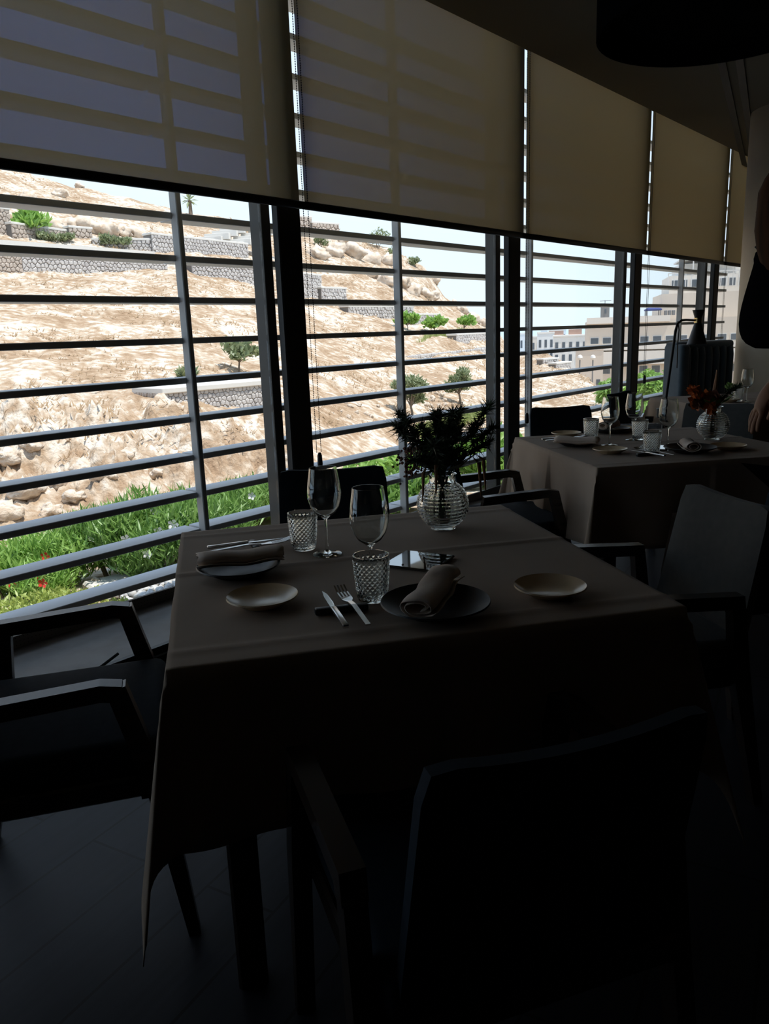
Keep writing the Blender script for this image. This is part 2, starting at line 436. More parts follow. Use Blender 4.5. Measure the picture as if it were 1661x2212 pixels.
# roller blinds
ZB = EYE + .2235 * 2.9
BL = {-1: 'roller blind at the far left, outside the frame edge', 0: 'large beige roller blind at top left with blue sky stripes showing through', 1: 'beige roller blind in the middle with two columns of sky stripes',
      2: 'plain beige roller blind right of the middle, over the dry field', 3: 'beige roller blind over the window with the floor lamp', 4: 'narrow beige roller blind beside the plaster column'}
for k in NB:
    a = BAY0 + (k - 1) * BAY + .018; b = a + BAY - .036
    t = thing('roller_blind', BL[k], 'blind', rotz=FROT)
    MB().box(a, b, 2.899, 2.900, ZB, CEIL + .2).build('fabric', 'blind_fabric', t)
    bb = MB().rbox(a - .004, b + .004, 2.886, 2.914, ZB - .035, ZB + .004, .012, 3).build('bottom_bar', 'black_metal', t, True)
    MB().tube([(a - .012, 2.9, ZB - .016), (a - .004, 2.9, ZB - .016)], .019, 12).build('end_cap', 'black_rubber', bb, True)
    MB().tube([(b + .004, 2.9, ZB - .016), (b + .012, 2.9, ZB - .016)], .019, 12).build('end_cap', 'black_rubber', bb, True)
    MB().tube([(a, 2.9, CEIL + .17), (b, 2.9, CEIL + .17)], .03, 12).build('roller', 'black_metal', t, True)
    if k >= 0:
        # beaded pull chain: two falls and a weight
        zlow = .66 if k != 2 else .80
        sx = b + .018
        mb = MB()
        for ds, dn in ((-.012, 0), (.020, 0)):
            z = CEIL + .14
            while z > zlow + .05:
                mb.add([(sx + ds, 2.88 + dn, z + .0052), (sx + ds + .0038, 2.88 + dn, z), (sx + ds, 2.8838 + dn, z), (sx + ds - .0038, 2.88 + dn, z), (sx + ds, 2.8762 + dn, z), (sx + ds, 2.88 + dn, z - .0052)],
                       [(0, 1, 2), (0, 2, 3), (0, 3, 4), (0, 4, 1), (5, 2, 1), (5, 3, 2), (5, 4, 3), (5, 1, 4)])
                z -= .0105
            mb.tube([(sx + ds, 2.88 + dn, zlow + .05), (sx + ds, 2.88 + dn, CEIL + .14)], .0009, 4)
        ch = mb.build('pull_chain', 'black_metal', t); ch['kind'] = 'stuff'
        MB().lathe([(0, zlow - .03), (.012, zlow - .026), (.0145, zlow - .01), (.0125, zlow + .035), (.006, zlow + .05), (0, zlow + .05)], 12, (sx + .004, 2.876, 0)).build('chain_weight', 'black_metal', t, True)

# plaster column and the ceiling slots by it
structure(MB().lathe([(0, 0), (.40, 0), (.40, CEIL), (0, CEIL)], 48).build('column', 'column_plaster', None, True, (3.58, 6.9, 0)), 'round beige plaster column')
for j, (p0, p1) in enumerate((((2.40, 5.74), (3.60, 8.1)), ((2.52, 5.74), (3.66, 8.0)))):
    d = Vector((p1[0] - p0[0], p1[1] - p0[1], 0)); L = d.length
    MB().box(-4, L + 3, -.025, .025, CEIL - .012, CEIL - .001).build('trim_%d' % (5 + j), 'post_black', None, False, (p0[0], p0[1], 0), math.atan2(d.y, d.x))
    structure(bpy.data.objects['trim_%d' % (5 + j)], 'dark track on the ceiling by the column')

# ================================================================== OUTSIDE: hill, walls, plants, buildings
COLS = [(-600, (1500, 5), (1250, 9), (600, 36), (300, 58)), (0, (1385, 5.2), (1165, 9.5), (600, 34), (345, 58)), (200, (1320, 5.2), (1120, 9.8), (600, 36), (402, 60)),
        (400, (1255, 5.5), (1075, 10.5), (600, 38), (452, 60)), (600, (1160, 7), (1020, 13), (625, 42), (480, 60)), (740, (1110, 8), (1000, 16), (660, 45), (498, 62)),
        (860, (1060, 10), (975, 19), (690, 46), (548, 64)), (920, (1048, 11), (960, 21), (710, 46), (580, 65)), (960, (1040, 12), (950, 22), (722, 46), (640, 66)), (1060, (1020, 13), (935, 25), (765, 46), (702, 68)),
        (1115, (1003, 15), (922, 27), (825, 42), (763, 62)), (1180, (988, 16), (912, 28), (848, 40), (763, 58)), (1310, (960, 18), (895, 30), (868, 38), (845, 48)),
        (1450, (930, 20), (880, 32), (872, 36), (866, 42)), (1661, (900, 22), (872, 32), (864, 38), (860, 44)), (2300, (880, 22), (858, 32), (850, 38), (845, 44))]
KN = []
for c in COLS:
    d = ray(c[0], 720); az = math.atan2(d.x, d.y)
    cosn = max(.25, (d.x * FY.x + d.y * FY.y) / math.hypot(d.x, d.y))
    kr, kz = [], []
    r1 = c[1][1]
    kr.append(min(3.2 / cosn, .75 * r1)); kz.append(-.35)
    for (y, r) in c[1:]:
        p = at_r(c[0], y, r); kr.append(r); kz.append(p.z)
    kr += [kr[-1] + 12, kr[-1] + 60, 160]; kz += [kz[-1] - 3, min(kz[-1] - 14, -10), -14]
    KN.append((az, kr, kz))
KAZ = np.array([k[0] for k in KN]); KR = np.array([k[1] for k in KN]); KZ = np.array([k[2] for k in KN])
def tz(az, r):
    rr = [np.interp(az, KAZ, KR[:, i]) for i in range(KR.shape[1])]
    zz = [np.interp(az, KAZ, KZ[:, i]) for i in range(KR.shape[1])]
    return float(np.interp(r, rr, zz))
def tnoise(x, y, r, az):
    base = noise.fractal(Vector((x * .16, y * .16, 3)), 1.0, 2.0, 5) * min(.30, .009 * r + .02)
    fine = noise.fractal(Vector((x * .9, y * .9, 9)), .9, 2.0, 4) * min(.10, .006 * r)
    rock = 0
    if az < -.12:
        k = math.exp(-((r - 12.5) / 3.2) ** 2)
        rock = k * (abs(noise.fractal(Vector((x * .7, y * .7, 1)), .7, 2.1, 6)) * .75 + .10 * abs(noise.fractal(Vector((x * 2.2, y * 2.2, 4)), .7, 2.1, 4)) - .12)
    return base + fine + rock
def ground(az, r):
    x, y = r * math.sin(az), r * math.cos(az)
    return Vector((x, y, tz(az, r) + tnoise(x, y, r, az)))
def hit(x, y):
    d = ray(x, y); az = math.atan2(d.x, d.y); h = math.hypot(d.x, d.y); sl = d.z / h
    r = 4.5; prev = r
    while r < 90:
        if EYE + sl * r <= tz(az, r): break
        r += .15
    return ground(az, r)
# hill mesh
azs = np.concatenate([np.linspace(R(-62), R(-33), 40, endpoint=False), np.linspace(R(-33), R(33), 330), np.linspace(R(33.5), R(62), 40)])
rows = 190
V = np.zeros((len(azs) * rows, 3), np.float32)
for i, az in enumerate(azs):
    rr = [float(np.interp(az, KAZ, KR[:, q])) for q in range(KR.shape[1])]
    zz = [float(np.interp(az, KAZ, KZ[:, q])) for q in range(KR.shape[1])]
    r0, r4 = rr[0], rr[4]
    for j in range(rows):
        u = j / (rows - 1)
        if u < .86: r = r0 * (r4 / r0) ** (u / .86)
        else: r = r4 + (160 - r4) * ((u - .86) / .14) ** 2
        x, y = r * math.sin(az), r * math.cos(az)
        V[i * rows + j] = (x, y, float(np.interp(r, rr, zz)) + (tnoise(x, y, r, az) if r < 120 else 0))
ii, jj = np.meshgrid(np.arange(len(azs) - 1), np.arange(rows - 1), indexing='ij')
q0 = (ii * rows + jj).ravel()
Fq = np.stack([q0, q0 + 1, q0 + rows + 1, q0 + rows], 1)[:, ::-1]
hill = put('hillside', raw_mesh('hillside', V, Fq), 'hill_ground', smooth=False)
hill['kind'] = 'structure'; hill['label'] = 'sunlit dry hillside rising beyond the windows'
sea = MB().add([(-5000, -600, -14.5), (5000, -600, -14.5), (5000, 8000, -14.5), (-5000, 8000, -14.5)], [(0, 1, 2, 3)]).build('ground', 'sea_haze')
structure(sea, 'hazy plain and sea far below')

def ico(sub=1):
    bm = bmesh.new(); bmesh.ops.create_icosphere(bm, subdivisions=sub, radius=1); bm.verts.index_update()
    v = np.array([p.co[:] for p in bm.verts]); f = np.array([[q.index for q in t.verts] for t in bm.faces]); bm.free(); return v, f
ICO1, ICO2, ICO3 = ico(1), ico(2), ico(3)
def rock_mesh(seed, sub=ICO3, amp=.35):
    v, f = sub; out = []
    for p in v:
        q = Vector(p); k = 1 + amp * noise.fractal(q * 1.1 + Vector((seed * 7.3, 0, 0)), .9, 2.0, 4) + .12 * noise.cell(q * 2.2 + Vector((seed, 3, 1)))
        out.append((q * k)[:])
    return raw_mesh('boulder', np.array(out), f)
ROCKS = [rock_mesh(i, amp=.55) for i in range(6)]

# dry grass: uncountable
n_t = 5200
gv, gf = [], []
for _ in range(n_t):
    az = random.uniform(R(-34), R(22)); rr4 = float(np.interp(az, KAZ, KR[:, 4])); rr2 = float(np.interp(az, KAZ, KR[:, 2]))
    r = math.exp(random.uniform(math.log(rr2 + 2), math.log(rr4 + 2)))
    p = ground(az, r)
    if noise.noise(Vector((p.x * .3, p.y * .3, 5))) < -.06: continue
    h = random.uniform(.03, .09) * (1 + r * .006)
    for _b in range(5):
        a = random.uniform(0, 2 * PI); dx, dy = math.cos(a), math.sin(a); w = .012 + r * .0005
        b0 = p + Vector((random.gauss(0, .12), random.gauss(0, .12), -.05)); o = len(gv)
        gv += [(b0.x - dy * w, b0.y + dx * w, b0.z), (b0.x + dy * w, b0.y - dx * w, b0.z), (b0.x + dx * h * 1.8, b0.y + dy * h * 1.8, b0.z + h + .04)]
        gf.append((o, o + 1, o + 2))
g = put('dry_grass', raw_mesh('dry_grass', np.array(gv), np.array(gf)), 'straw'); g['kind'] = 'stuff'; tag(g, 'dry straw coloured grass scattered over the hillside', 'grass')

# boulders: (x, y of foot, half width px)
ORDN = ['leftmost', 'second from left', 'third from left', 'fourth from left', 'fifth from left', 'sixth from left', 'seventh from left', 'eighth from left', 'ninth from left', 'tenth from left', 'eleventh from left', 'twelfth from left', 'thirteenth from left', 'fourteenth from left', 'fifteenth from left', 'sixteenth from left', 'rightmost']
def boulder(x, y, wpx, i, label, group, sq=.75):
    p = hit(x, y); r = math.hypot(p.x, p.y); s = wpx * r / 1690
    o = put('boulder', ROCKS[i % 6], None, None, False, (p.x, p.y, p.z + s * .25), random.uniform(0, 6)); o.scale = (s, s * .8, s * sq)
    if not ROCKS[i % 6].materials: ROCKS[i % 6].materials.append(M('limestone'))
    tag(o, label, 'rock', group)
for i, (x, y, w) in enumerate(sorted([(112, 497, 26), (152, 492, 22), (190, 500, 25), (232, 505, 26), (268, 506, 20), (296, 512, 18), (60, 428, 16), (130, 425, 14), (172, 405, 10)])):
    boulder(x, y, w, i, ORDN[i] + ' pale boulder in the outcrop above the upper retaining wall', 'boulders above the upper wall')
for i, (x, y, w) in enumerate(sorted([(690, 560, 22), (725, 552, 24), (765, 555, 26), (800, 560, 20), (835, 566, 18), (700, 530, 14), (742, 525, 16)])):
    boulder(x, y, w, i, ORDN[i] + ' pale boulder high on the slope behind the blind chain', 'boulders high on the slope')
for i, (x, y, w) in enumerate(sorted([(835, 615, 24), (870, 622, 22), (895, 636, 20), (922, 640, 18), (938, 612, 13), (935, 640, 15), (805, 598, 18), (1000, 676, 14), (1020, 690, 16), (1042, 702, 13), (980, 660, 12)])):
    boulder(x, y, w, i, ORDN[i] + ' tawny boulder on the ridge right of the light mullion', 'boulders on the ridge')
for i, (x, y, w) in enumerate(sorted([(20, 1010, 26), (75, 1000, 20), (120, 1045, 30), (180, 1030, 24), (225, 1060, 26), (60, 1085, 34), (10, 1130, 36), (110, 1110, 26), (160, 1085, 24), (275, 1030, 22), (310, 1015, 18), (340, 1035, 16), (380, 1020, 14), (500, 985, 12), (540, 975, 12), (30, 1165, 26)])):
    boulder(x, y, w, i + 2, ORDN[i] + ' rough limestone rock in the low cliff behind the green hedge', 'rocks of the low cliff', .65)
for i, (x, y, w) in enumerate(sorted([(205, 1262, 16), (40, 1318, 20), (100, 1300, 16), (15, 1295, 14), (170, 1275, 12)])):
    boulder(x, y, w, i, ORDN[i] + ' white garden rock at the foot of the oleander hedge', 'white garden rocks', .8)
for i in range(34):
    x = random.uniform(895, 965) if i < 17 else random.uniform(660, 870); y = random.uniform(838, 880) if i < 17 else random.uniform(866, 905)
    boulder(x, y, random.uniform(4, 8), i, 'small rubble stone heaped between the two olive trees' if i < 17 else 'small rubble stone lying below the weighted blind chain', 'rubble between the olive trees' if i < 17 else 'rubble below the chain')

# gabion / dry-stone walls with a face of single stones
def clip(poly, px, py, nx, ny):
    out = []
    for i in range(len(poly)):
        a, b = poly[i], poly[(i + 1) % len(poly)]
        da = (a[0] - px) * nx + (a[1] - py) * ny; db = (b[0] - px) * nx + (b[1] - py) * ny
        if da <= 0: out.append(a)
        if (da < 0 < db) or (db < 0 < da):
            t = da / (da - db); out.append((a[0] + (b[0] - a[0]) * t, a[1] + (b[1] - a[1]) * t))
    return out
def stone_cells(L, Hh, c):
    nx, ny = max(1, round(L / c)), max(1, round(Hh / (c * .85)))
    pts = {}
    for i in range(nx):
        for j in range(ny):
            pts[i, j] = ((i + .5 + (.25 if j % 2 else -.25) + random.uniform(-.3, .3)) * L / nx, (j + .5 + random.uniform(-.3, .3)) * Hh / ny)
    cells = []
    for (i, j), p in pts.items():
        poly = [(0, 0), (L, 0), (L, Hh), (0, Hh)]
        for di in (-2, -1, 0, 1, 2):
            for dj in (-2, -1, 0, 1, 2):
                q = pts.get((i + di, j + dj))
                if q is None or q == p: continue
                mx_, my_ = (p[0] + q[0]) / 2, (p[1] + q[1]) / 2
                poly = clip(poly, mx_, my_, q[0] - p[0], q[1] - p[1])
                if len(poly) < 3: break
            if len(poly) < 3: break
        if len(poly) >= 3: cells.append((p, poly))
    return cells
def stone_prism(p, poly, depth):
    cx = sum(a[0] for a in poly) / len(poly); cy = sum(a[1] for a in poly) / len(poly); n = len(poly)
    vs = []
    for k, d in ((.94, 0), (.90, depth * .6), (.62, depth)):
        vs += [(cx + (a[0] - cx) * k, -d, cy + (a[1] - cy) * k) for a in poly]
    fs = [tuple(2 * n + i for i in range(n))[::1]]
    for l in (0, 1):
        fs += [(l * n + i, l * n + (i + 1) % n, (l + 1) * n + (i + 1) % n, (l + 1) * n + i) for i in range(n)]
    return vs, fs
def stone_wall(label, p0, p1, h, cell, thick=.7, m='gabion_stone', cap=True, end=None, parts=True, name='stone_wall'):
    """wall from foot p0 to foot p1; local X along it, -Y towards the viewer's side"""
    d = Vector((p1.x - p0.x, p1.y - p0.y, 0)); L = d.length; rz = math.atan2(d.y, d.x); z0 = min(p0.z, p1.z) - .15; h = h + .15 + abs(p0.z - p1.z) * .0
    t = thing(name, label, 'wall', (p0.x, p0.y, z0), rz)
    MB().box(0.01, L - .01, 0, thick, -1.0, h - .02).build('core', 'gabion_core', t)
    if cap: MB().rbox(-.03, L + .03, -.08, thick + .05, h - .02, h + .09, .015, 1).build('coping', 'coping', t)
    dep = cell * .35
    if parts:
        for p, poly in stone_cells(L, h, cell):
            vs, fs = stone_prism(p, poly, dep * random.uniform(.7, 1.2))
            MB().add(vs, fs).build('stone', m, t)
    if end:
        # the end face towards the viewer (local -X), its shade put into the darker stone colour
        for p, poly in stone_cells(thick, h, cell):
            vs, fs = stone_prism(p, poly, dep * random.uniform(.7, 1.2))
            vs = [(y + 0, thick - x, z) for x, y, z in vs]
            MB().add(vs, fs).build('stone', end, t)
    return t
def px_wall(label, a, b, hpx, cpx, **kw):
    p0, p1 = hit(*a), hit(*b); r = (math.hypot(p0.x, p0.y) + math.hypot(p1.x, p1.y)) / 2; k = r / 1720
    # keep both ends at like distance so that the wall runs across the slope
    return stone_wall(label, p0, p1, hpx * k, cpx * k, **kw)
px_wall('grey stone terrace wall low on the slope beside the light mullion', (352, 880), (592, 893), 62, 11, thick=1.0, end='gabion_brown_and_shade')
px_wall('long grey stone retaining wall below the boulders, upper left', (330, 548), (536, 556), 32, 8.5, thick=.6)
px_wall('grey stone retaining wall with pale ramp coping, far upper left', (200, 528), (335, 548), 22, 8.5, thick=.6)
px_wall('long pale stone retaining wall under the ramp at left', (50, 592), (362, 590), 38, 9, thick=.6)
px_wall('dark stone wall block at the left frame edge', (-25, 592), (50, 592), 40, 9, thick=.6, m='gabion_brown_and_shade')
px_wall('grey stone retaining wall running down to the black post', (415, 592), (590, 616), 38, 9, thick=.6)
px_wall('stepped stone wall block behind the green shrub, upper left corner', (-20, 500), (26, 503), 46, 9, thick=.6, m='gabion_brown_and_shade')
px_wall('low brown stone wall right of the green shrub', (26, 508), (150, 510), 26, 9, thick=.6, m='gabion_brown_and_shade')
px_wall('short brown stone wall step below the first boulder', (150, 512), (200, 516), 18, 9, thick=.6, m='gabion_brown_and_shade')
px_wall('stone wall block just right of the black post', (640, 640), (694, 642), 44, 9, thick=.6)
px_wall('low stone wall step next to the chain', (694, 650), (748, 652), 27, 9, thick=.6)
px_wall('stone wall step left of the light mullion, mid slope', (752, 676), (856, 690), 24, 9, thick=.6)
px_wall('stone wall step behind the light mullion', (856, 690), (894, 700), 28, 9, thick=.6)
px_wall('stone wall step right of the light mullion', (892, 705), (950, 706), 22, 9, thick=.6)
px_wall('pale stone planter wall with grass on top', (878, 772), (1075, 768), 30, 9, thick=2.2, cap=False, end='gabion_brown_and_shade')
px_wall('small stone wall behind the grass planter', (985, 745), (1075, 735), 14, 8, thick=.5)
px_wall('stone block wall on the skyline next to the black post', (638, 492), (674, 494), 22, 9, thick=.8, m='gabion_brown_and_shade')
px_wall('second low stone wall on the skyline', (674, 496), (732, 500), 14, 9, thick=.8, m='gabion_brown_and_shade')
for i, (x0, x1, y) in enumerate([(1172, 1205, 788), (1200, 1232, 796), (1228, 1254, 803), (1246, 1284, 822), (1272, 1306, 830), (1298, 1322, 842)]):
    px_wall(['highest', 'second highest', 'third', 'fourth', 'fifth', 'lowest'][i] + ' stepped wall with white coping, going down the dry field', (x0, y), (x1, y + 1), 15, 7, thick=.5)

# pale concrete ramp on top of the left wall, stairs
rp_ = thing('garden_ramp', 'pale concrete ramp edge above the long left wall', 'ramp', (0, 0, 0))
a, b = hit(-20, 545), hit(330, 552); a2, b2 = at_r(-20, 516, math.hypot(a.x, a.y) - .2), at_r(330, 543, math.hypot(b.x, b.y) - .2)
mb = MB(); d = Vector((0, .8, 0))
mb.add([a2, b2, b2 + d, a2 + d, a2 - Vector((0, 0, .22)), b2 - Vector((0, 0, .22)), b2 + d - Vector((0, 0, .22)), a2 + d - Vector((0, 0, .22))], [(0, 1, 2, 3), (4, 7, 6, 5), (0, 4, 5, 1), (1, 5, 6, 2), (2, 6, 7, 3), (3, 7, 4, 0)]).build('slab', 'coping', rp_)
MB().add([a2 - Vector((0, 0, .22)), b2 - Vector((0, 0, .22)), b2 + d * .8 - Vector((0, 0, 1.2)), a2 + d * .8 - Vector((0, 0, 1.4)), a2 + d - Vector((0, 0, .22)), b2 + d - Vector((0, 0, .22))], [(0, 1, 2, 3), (0, 3, 4), (1, 5, 2), (0, 4, 5, 1), (3, 2, 5, 4)]).build('support', 'gabion_stone', rp_)
for fl, (x0, y0, nst) in enumerate([(408, 520, 6), (455, 532, 7)]):
    p = hit(x0, y0); st = thing('stone_stairway', ['upper', 'lower'][fl] + ' flight of pale stone steps climbing right of the light mullion', 'stairs', p, R(-8))
    for q in range(nst):
        MB().rbox(q * .38, q * .38 + 1.5, q * .3 - .1, q * .3 + .35, q * .19 - .3, q * .19 + .05, .01, 1).build('step', 'coping', st)

# plants -----------------------------------------------------------
def leaves(n, shape, ll, lw, up=.3, clump=0, seed=0):
    """n leaf blades (two triangles folded on the midrib) filling shape(); returns verts, faces"""
    rg = np.random.default_rng(seed)
    P = shape(n, rg)
    d = rg.normal(size=(n, 3)); d[:, 2] = np.abs(d[:, 2]) * (1 if up > 0 else -1) + up; d /= np.linalg.norm(d, axis=1)[:, None]
    s = np.cross(d, rg.normal(size=(n, 3))); s /= np.linalg.norm(s, axis=1)[:, None] + 1e-9
    nn = np.cross(d, s)
    l = ll * rg.uniform(.6, 1.3, (n, 1)); w = lw * rg.uniform(.7, 1.2, (n, 1))
    base, tip = P - d * l * .1, P + d * l
    mid = P + d * l * .45
    A = mid + s * w - nn * w * .35; B = mid - s * w - nn * w * .35
    V = np.stack([base, A, tip, B], 1).reshape(-1, 3)
    o = np.arange(n)[:, None] * 4
    Fq = np.concatenate([o + np.array([[0, 1, 2]]), o + np.array([[0, 2, 3]])])
    return V, Fq
def blob(cs):
    """cs: list of (cx,cy,cz,rx,ry,rz); points near their shells"""
    def f(n, rg):
        k = rg.integers(0, len(cs), n); c = np.array(cs)[k]
        d = rg.normal(size=(n, 3)); d /= np.linalg.norm(d, axis=1)[:, None]
        rr = rg.uniform(.25, 1.0, (n, 1)) ** .5
        return c[:, :3] + d * rr * c[:, 3:]
    return f
def bush(name, label, cat, p, w, h, n, leafm, ll, lw, seed, group=None, up=.5, flowers=None, nstem=5, nblob=7, leaf_part='foliage'):
    t = thing(name, label, cat, p, 0, group)
    rg = random.Random(seed)
    cs = [(rg.uniform(-.5, .5) * w, rg.uniform(-.4, .4) * w, h * rg.uniform(.35, .75), w * rg.uniform(.25, .4), w * rg.uniform(.25, .4), h * rg.uniform(.25, .38)) for _ in range(nblob)]
    V, Fq = leaves(n, blob(cs), ll, lw, up, seed=seed)
    V[:, 2] = np.maximum(V[:, 2], .01)
    o = put(leaf_part, raw_mesh(leaf_part, V, Fq), leafm, t); o['kind'] = 'stuff'
    mb = MB()
    for c in cs[:nstem]: mb.tube([(c[0] * .15, c[1] * .15, -.1), (c[0] * .5, c[1] * .5, c[2] * .5), (c[0], c[1], c[2])], [.03 * h, .02 * h, .008 * h], 5)
    mb.build('stem', 'bark', t)
    if flowers:
        fm, cnt, fs = flowers
        for q in range(cnt):
            c = cs[rg.randrange(len(cs))]; a = rg.uniform(-2.8, -.4)
            fx, fy, fz = c[0] + math.cos(a) * c[3], c[1] + math.sin(a) * c[4], c[2] + c[5] * rg.uniform(.0, .8)
            mb = MB()
            for k in range(5):
                b = 2 * PI * k / 5
                mb.add([(fx, fy, fz), (fx + fs * math.cos(b - .5), fy - fs * .4, fz + fs * math.sin(b - .5)), (fx + fs * 1.3 * math.cos(b), fy - fs * .55, fz + fs * 1.3 * math.sin(b)), (fx + fs * math.cos(b + .5), fy - fs * .4, fz + fs * math.sin(b + .5))], [(0, 1, 2, 3)])
            mb.build('flower', fm, t)
    return t
# oleander hedge: foot pixel, width px, height px
HEDGE = [(35, 1300, 170, 130, 'leftmost red-flowered oleander bush at the frame edge', ('flower_red', 6, .03), 'leaf_bright', 1400),
         (130, 1262, 190, 130, 'red-flowered oleander bush next to the white garden rock', ('flower_red', 5, .03), 'leaf_bright', 1700),
         (250, 1235, 190, 175, 'tall oleander bush in the middle of the hedge, with white blooms', ('flower_white', 6, .03), 'leaf_green', 2200),
         (345, 1225, 180, 180, 'tallest oleander bush left of the light mullion, with white blooms', ('flower_white', 7, .035), 'leaf_green', 2200),
         (440, 1180, 170, 140, 'oleander bush behind the light mullion', ('flower_white', 4, .03), 'leaf_green', 1700),
         (530, 1130, 170, 100, 'low oleander bush right of the light mullion', None, 'leaf_green', 1600),
         (600, 1120, 160, 90, 'low oleander bush behind the black chair back', None, 'leaf_bright', 1300)]
for i, (x, y, w, h, lab, fl, lm, n) in enumerate(HEDGE):
    p = hit(x, y); r = math.hypot(p.x, p.y); k = r / 1720
    bush('oleander_bush', lab, 'bush', p - Vector((0, 0, .05)), w * k, h * k, int(n * 2.4), lm, .10 + .002 * r, .0075 + .0003 * r, 100 + i, up=.7, flowers=fl, nblob=10)
for i, (x, y, w, h, lab, lm) in enumerate([(60, 1352, 150, 70, 'lime green ground shrub low at the left frame edge', 'leaf_lime'), (150, 1310, 120, 70, 'feathery lime shrub beside the gravel bed', 'leaf_lime'), (20, 1375, 120, 60, 'pale green shrub right behind the near armrest', 'leaf_lime'), (250, 1318, 90, 30, 'sprawling lime ground cover at the edge of the gravel', 'leaf_lime')]):
    p = hit(x, y); r = math.hypot(p.x, p.y); k = r / 1720
    bush('ground_shrub', lab, 'shrub', p - Vector((0, 0, .04)), w * k, h * k, 900, lm, .05, .010, 130 + i, up=.3)
for i, (x, y, w, h, lab, lm, n) in enumerate([(830, 1040, 120, 70, 'leafy green shrub left of the bouquet', 'leaf_bright', 1000), (905, 1060, 140, 110, 'broad green shrub behind the bouquet', 'leaf_bright', 1500), (990, 1060, 150, 130, 'dense green shrub right of the bouquet, before the outer post', 'leaf_green', 1700), (1060, 1060, 130, 120, 'green shrub behind the second black post', 'leaf_bright', 1300), (860, 1110, 140, 80, 'low green shrub behind the glass vase', 'leaf_green', 1200), (780, 1100, 120, 60, 'low green shrub beside the black chair back', 'leaf_bright', 900), (1120, 1010, 110, 90, 'green shrub at the corner of the far tablecloth', 'leaf_bright', 900)]):
    p = hit(x, y); r = math.hypot(p.x, p.y); k = r / 1720
    bush('garden_shrub', lab, 'shrub', p - Vector((0, 0, .05)), w * k, h * k, n, lm, .14, .03, 150 + i, up=.2)
# grass strips
def grass_patch(label, corners, n, h, m):
    P = [hit(*c) for c in corners]; vs, fs = [], []
    for _ in range(n):
        u, v = random.random(), random.random()
        a = P[0].lerp(P[1], u); b = P[3].lerp(P[2], u); p = a.lerp(b, v); az = math.atan2(p.x, p.y); p = ground(az, math.hypot(p.x, p.y)); o = len(vs); w = .02; an = random.uniform(0, PI)
        dx, dy = math.cos(an) * w, math.sin(an) * w; hh = h * random.uniform(.5, 1.2)
        vs += [(p.x - dx, p.y - dy, p.z - .03), (p.x + dx, p.y + dy, p.z - .03), (p.x + random.gauss(0, .06), p.y + random.gauss(0, .06), p.z + hh)]; fs.append((o, o + 1, o + 2))
    o = put('green_grass', raw_mesh('green_grass', np.array(vs), np.array(fs)), m); o['kind'] = 'stuff'; tag(o, label, 'grass')
grass_patch('green lawn strip behind the bouquet', [(890, 935), (1075, 905), (1075, 885), (900, 915)], 3000, .22, 'green_grass')
grass_patch('sunlit grass on top of the pale planter wall', [(900, 745), (1075, 735), (1075, 728), (930, 735)], 2600, .3, 'green_grass')
# small trees
def tree(name, label, x, y, hpx, wpx, n, lm, ll, lw, seed, trunk=.35, group=None, lean=0.0, cat='tree'):
    p = hit(x, y); r = math.hypot(p.x, p.y); k = r / 1720; h, w = hpx * k, wpx * k
    t = thing(name, label, cat, p - Vector((0, 0, .05)), 0, group); rg = random.Random(seed)
    cs = [(rg.uniform(-.32, .32) * w + lean * w, rg.uniform(-.3, .3) * w, h * rg.uniform(trunk + .12, .88), w * rg.uniform(.16, .28), w * rg.uniform(.16, .28), h * rg.uniform(.10, .18)) for _ in range(9)]
    V, Fq = leaves(n, blob(cs), ll, lw, .1, seed=seed)
    o = put('crown', raw_mesh('crown', V, Fq), lm, t); o['kind'] = 'stuff'
    tt = MB(); tt.tube([(0, 0, -.1), (.03 * w, 0, h * trunk * .6), (lean * w * .5, 0, h * trunk)], [.035 * h, .028 * h, .024 * h], 7); tt.build('trunk', 'bark', t, True)
    br = MB()
    for c in cs: br.tube([(lean * w * .5, 0, h * trunk), ((c[0] + lean * w * .5) / 2, c[1] / 2, (c[2] + h * trunk) / 2 + .02 * h), c[:3]], [.018 * h, .012 * h, .005 * h], 5)
    br.build('branch', 'bark', t)
tree('fig_tree', 'small bare-limbed tree standing alone on the slope right of the light mullion', 515, 806, 70, 76, 190, 'leaf_olive', .20, .075, 5, lean=.1)
tree('olive_tree', 'grey-green olive tree left of the bouquet top, beside the mullion', 888, 900, 100, 88, 1500, 'leaf_olive', .16, .03, 6)
tree('olive_tree', 'grey-green olive tree right of the rubble, above the bouquet', 992, 876, 82, 72, 1300, 'leaf_olive', .16, .03, 7)
tree('terrace_tree', 'small bright green tree behind the light mullion on the terrace', 880, 722, 36, 44, 260, 'leaf_bright', .34, .13, 8)
tree('terrace_tree', 'bright green tree right of the light mullion on the terrace', 938, 726, 38, 50, 300, 'leaf_bright', .34, .13, 9)
tree('terrace_tree', 'rightmost bright green tree on the terrace', 1002, 726, 34, 44, 260, 'leaf_bright', .34, .13, 10)
tree('green_shrub_tree', 'bright green shrub in front of the walls at the upper left', 66, 505, 55, 66, 600, 'leaf_bright', .5, .10, 12, trunk=.12)
